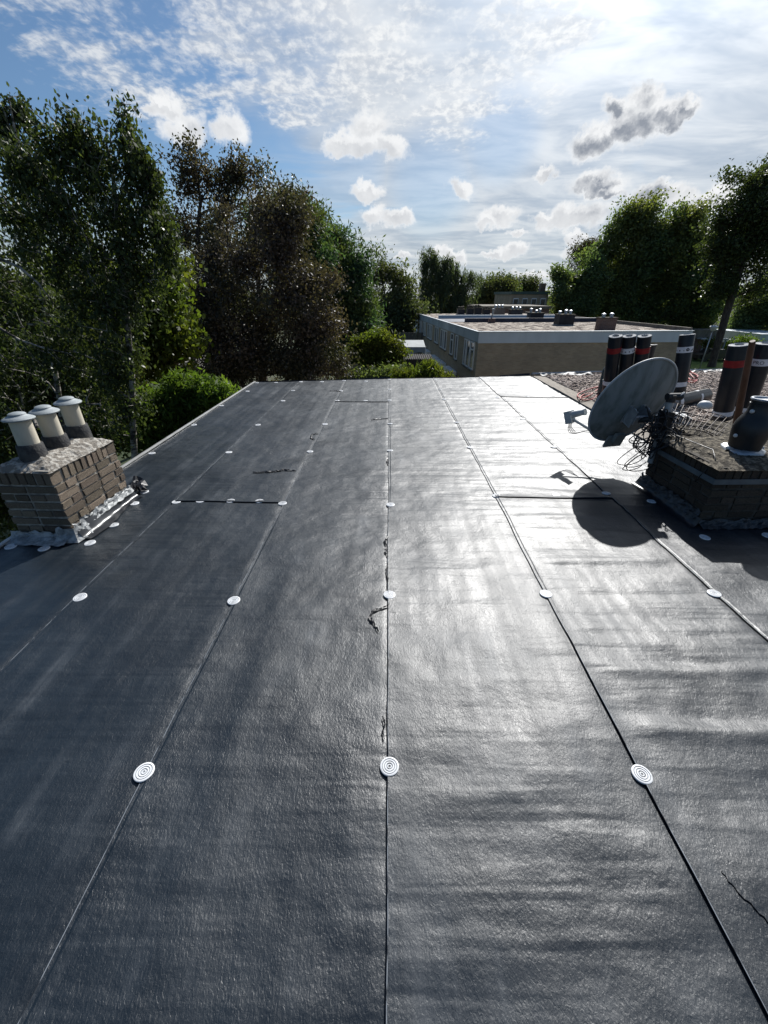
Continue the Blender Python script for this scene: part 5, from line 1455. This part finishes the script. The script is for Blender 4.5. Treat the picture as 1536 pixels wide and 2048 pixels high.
plant('weeping_tree', 'weeping tree with hanging foliage standing over the terrace roof', 'tree', 62, 893,
      [(870, 520, 20, 22), (892, 526, 22, 26), (915, 540, 24, 24), (936, 550, 18, 22), (856, 545, 18, 26), (885, 570, 36, 34), (925, 585, 26, 34), (850, 600, 20, 26), (900, 605, 50, 18)], 520, 30, 0.30, 0.30, LM['willow'], M['bark'], 0.3, 1.2, 2.4, 32, GB, strand=1.0, depth=0.6)
plant('round_tree', 'olive green rounded tree right of the weeping tree', 'tree', 78, 992,
      [(985, 580, 24, 18), (1005, 572, 16, 14), (972, 598, 22, 14), (1005, 595, 22, 16)], 240, 45, 0.42, 0.65, LM['far'], M['bark'], 0.3, 0.3, 1.3, 33, GB)
plant('spruce_tree', 'slender dark spruce tip between the olive tree and the far house', 'tree', 84, 1020,
      [(1020, 563, 4, 8), (1020, 575, 8, 10), (1021, 590, 11, 14)], 110, 50, 0.42, 0.5, LM['conifer'], M['bark'], 0.2, 0.6, 1.8, 34, GB)
plant('thin_tree', 'thin airy tree behind the green edged far house', 'tree', 90, 1055,
      [(1045, 572, 14, 11), (1066, 569, 12, 9), (1056, 580, 18, 10)], 130, 22, 0.42, 0.7, LM['far'], M['bark'], 0.25, 0.3, 1.3, 35, GB)
GR = 'trees right of the terrace'
plant('bushy_tree', 'lighter green bushy tree in front at the left end of the right tree group', 'tree', 62, 1150,
      [(1130, 598, 30, 34), (1165, 575, 30, 40), (1120, 560, 20, 20), (1150, 625, 40, 26), (1190, 560, 24, 40)], 560, 36, 0.38, 0.48, LM['mass'], M['bark'], 0.3, 0.3, 1.3, 36, GR, depth=0.7, tufts=10, tsize=0.2, spikes=0.18)
plant('wispy_tree', 'thin greyish tree top rising behind the left end of the right tree group', 'tree', 78, 1172,
      [(1172, 490, 16, 22), (1165, 520, 22, 24), (1180, 505, 14, 22)], 150, 34, 0.32, 0.5, LM['alder'], M['bark'], 0.2, 0.6, 1.6, 37, GR)
plant('broad_tree', 'large dense dark green tree in the middle of the right tree group', 'tree', 66, 1280,
      [(1215, 500, 34, 40), (1250, 470, 36, 36), (1290, 450, 40, 40), (1225, 560, 50, 50), (1290, 530, 60, 60), (1240, 610, 60, 40), (1310, 610, 60, 45), (1200, 600, 34, 40), (1335, 490, 40, 50)], 1500, 40, 0.42, 0.52, LM['mass'], M['bark'], 0.4, 0.3, 1.3, 38, GR, depth=0.7, tufts=10, tsize=0.2, spikes=0.16)
plant('broad_tree', 'dense green tree with a ragged top, left of the tall leaning tree', 'tree', 64, 1380,
      [(1350, 440, 34, 28), (1395, 445, 36, 34), (1370, 490, 50, 45), (1420, 510, 34, 60), (1370, 560, 55, 50), (1410, 600, 45, 45), (1350, 630, 60, 30)], 1200, 40, 0.40, 0.52, LM['mass'], M['bark'], 0.4, 0.3, 1.3, 39, GR, depth=0.7, tufts=10, tsize=0.2, spikes=0.18)
plant('leaning_tree', 'tall leaning tree with steep dark branches at the right picture edge', 'tree', 49, 1424,
      [(1500, 370, 34, 34), (1540, 350, 40, 36), (1465, 420, 30, 40), (1520, 430, 50, 50), (1490, 490, 50, 50), (1448, 500, 24, 50), (1550, 480, 50, 60), (1500, 560, 46, 40), (1445, 570, 24, 40)], 1000, 28, 0.32, 0.45, LM['birch'], M['bark'], 0.36, 0.3, 1.4, 40, GR, through=((1425, 725), (1512, 420)), fork=0.3, tufts=11, spikes=0.12)
plant('light_tree', 'mid green shrubby tree behind the leaning trunk at the right edge', 'tree', 70, 1510,
      [(1500, 610, 34, 40), (1530, 590, 36, 40), (1480, 650, 34, 30), (1530, 650, 40, 36), (1560, 610, 40, 50), (1500, 680, 40, 20)], 700, 55, 0.36, 0.55, LM['mass'], M['bark'], 0.25, 0.3, 1.3, 41, GR)
plant('hedge_shrub', 'dark clipped shrub in front of the right tree group beside the garage', 'shrub', 61, 1400, [(1395, 648, 24, 12), (1370, 652, 24, 10)], 160, 50, 0.3, 0.45, LM['dark'], M['bark'], 0.1, 0.2, 1.3, 42)
plant('flowering_shrub', 'low shrub at the right end of the lawn beside the leaning trunk', 'shrub', 56, 1462, [(1458, 695, 14, 6), (1475, 690, 14, 8), (1495, 688, 16, 8)], 110, 45, 0.25, 0.35, LM['lime'], M['bark'], 0.06, 0.2, 1.3, 43)
p = P(1410, 712, 51)
plant('young_tree', 'slim young trunk standing on the lawn before the garage', 'tree', 53, 1412, [(1425, 688, 10, 5), (1420, 684, 8, 4)], 26, 26, 0.25, 0.3, LM['dark'], M['bark'], 0.16, 0.2, 1.3, 44)
plant('small_tree', 'small yellow green ornamental tree beyond the far roof edge', 'tree', 20, 742,
      [(750, 682, 34, 13), (725, 692, 22, 14), (775, 700, 26, 13), (795, 702, 10, 8), (735, 715, 30, 12), (765, 722, 26, 10), (712, 712, 14, 14)], 360, 60, 0.14, 0.20, LM['yellow'], M['bark'], 0.09, 0.2, 1.6, 45, flat=0.45)
plant('round_shrub', 'light green pointed leaf shrub beside the terrace wall at the roof edge', 'shrub', 17.5, 850,
      [(848, 750, 30, 12), (868, 758, 18, 8), (822, 758, 24, 8), (845, 770, 46, 10)], 300, 60, 0.15, 0.16, LM['yellow'], M['bark'], 0.06, -0.9, 2.4, 46)
plant('dark_shrub', 'dark green shrub left of the light pointed leaf shrub', 'shrub', 18, 775, [(770, 758, 30, 8), (795, 756, 20, 8), (735, 762, 36, 8)], 200, 55, 0.12, 0.2, LM['mass'], M['bark'], 0.06, 0.2, 1.5, 47)

# far-off belt of trees that reads as one mass along the horizon
def belt():
    g = np.random.default_rng(77); n = 52000
    px = g.uniform(-420, 420, n); D = g.uniform(105, 190, n)
    h = 7.2 + 2.6 * vnoise(px * 0.05, D * 0.03, 50) + 1.2 * vnoise(px * 0.2, D * 0.1, 51)
    z = GZ + h * g.uniform(0, 1, n) ** 0.6
    V, F = leaves_mesh(np.stack([px, D, z], -1), 1.3, 1.3, 0.2, 78)
    o = link('distant_wood', np_mesh('distant_wood', V, F), LM['far']); o['kind'] = 'stuff'
belt()
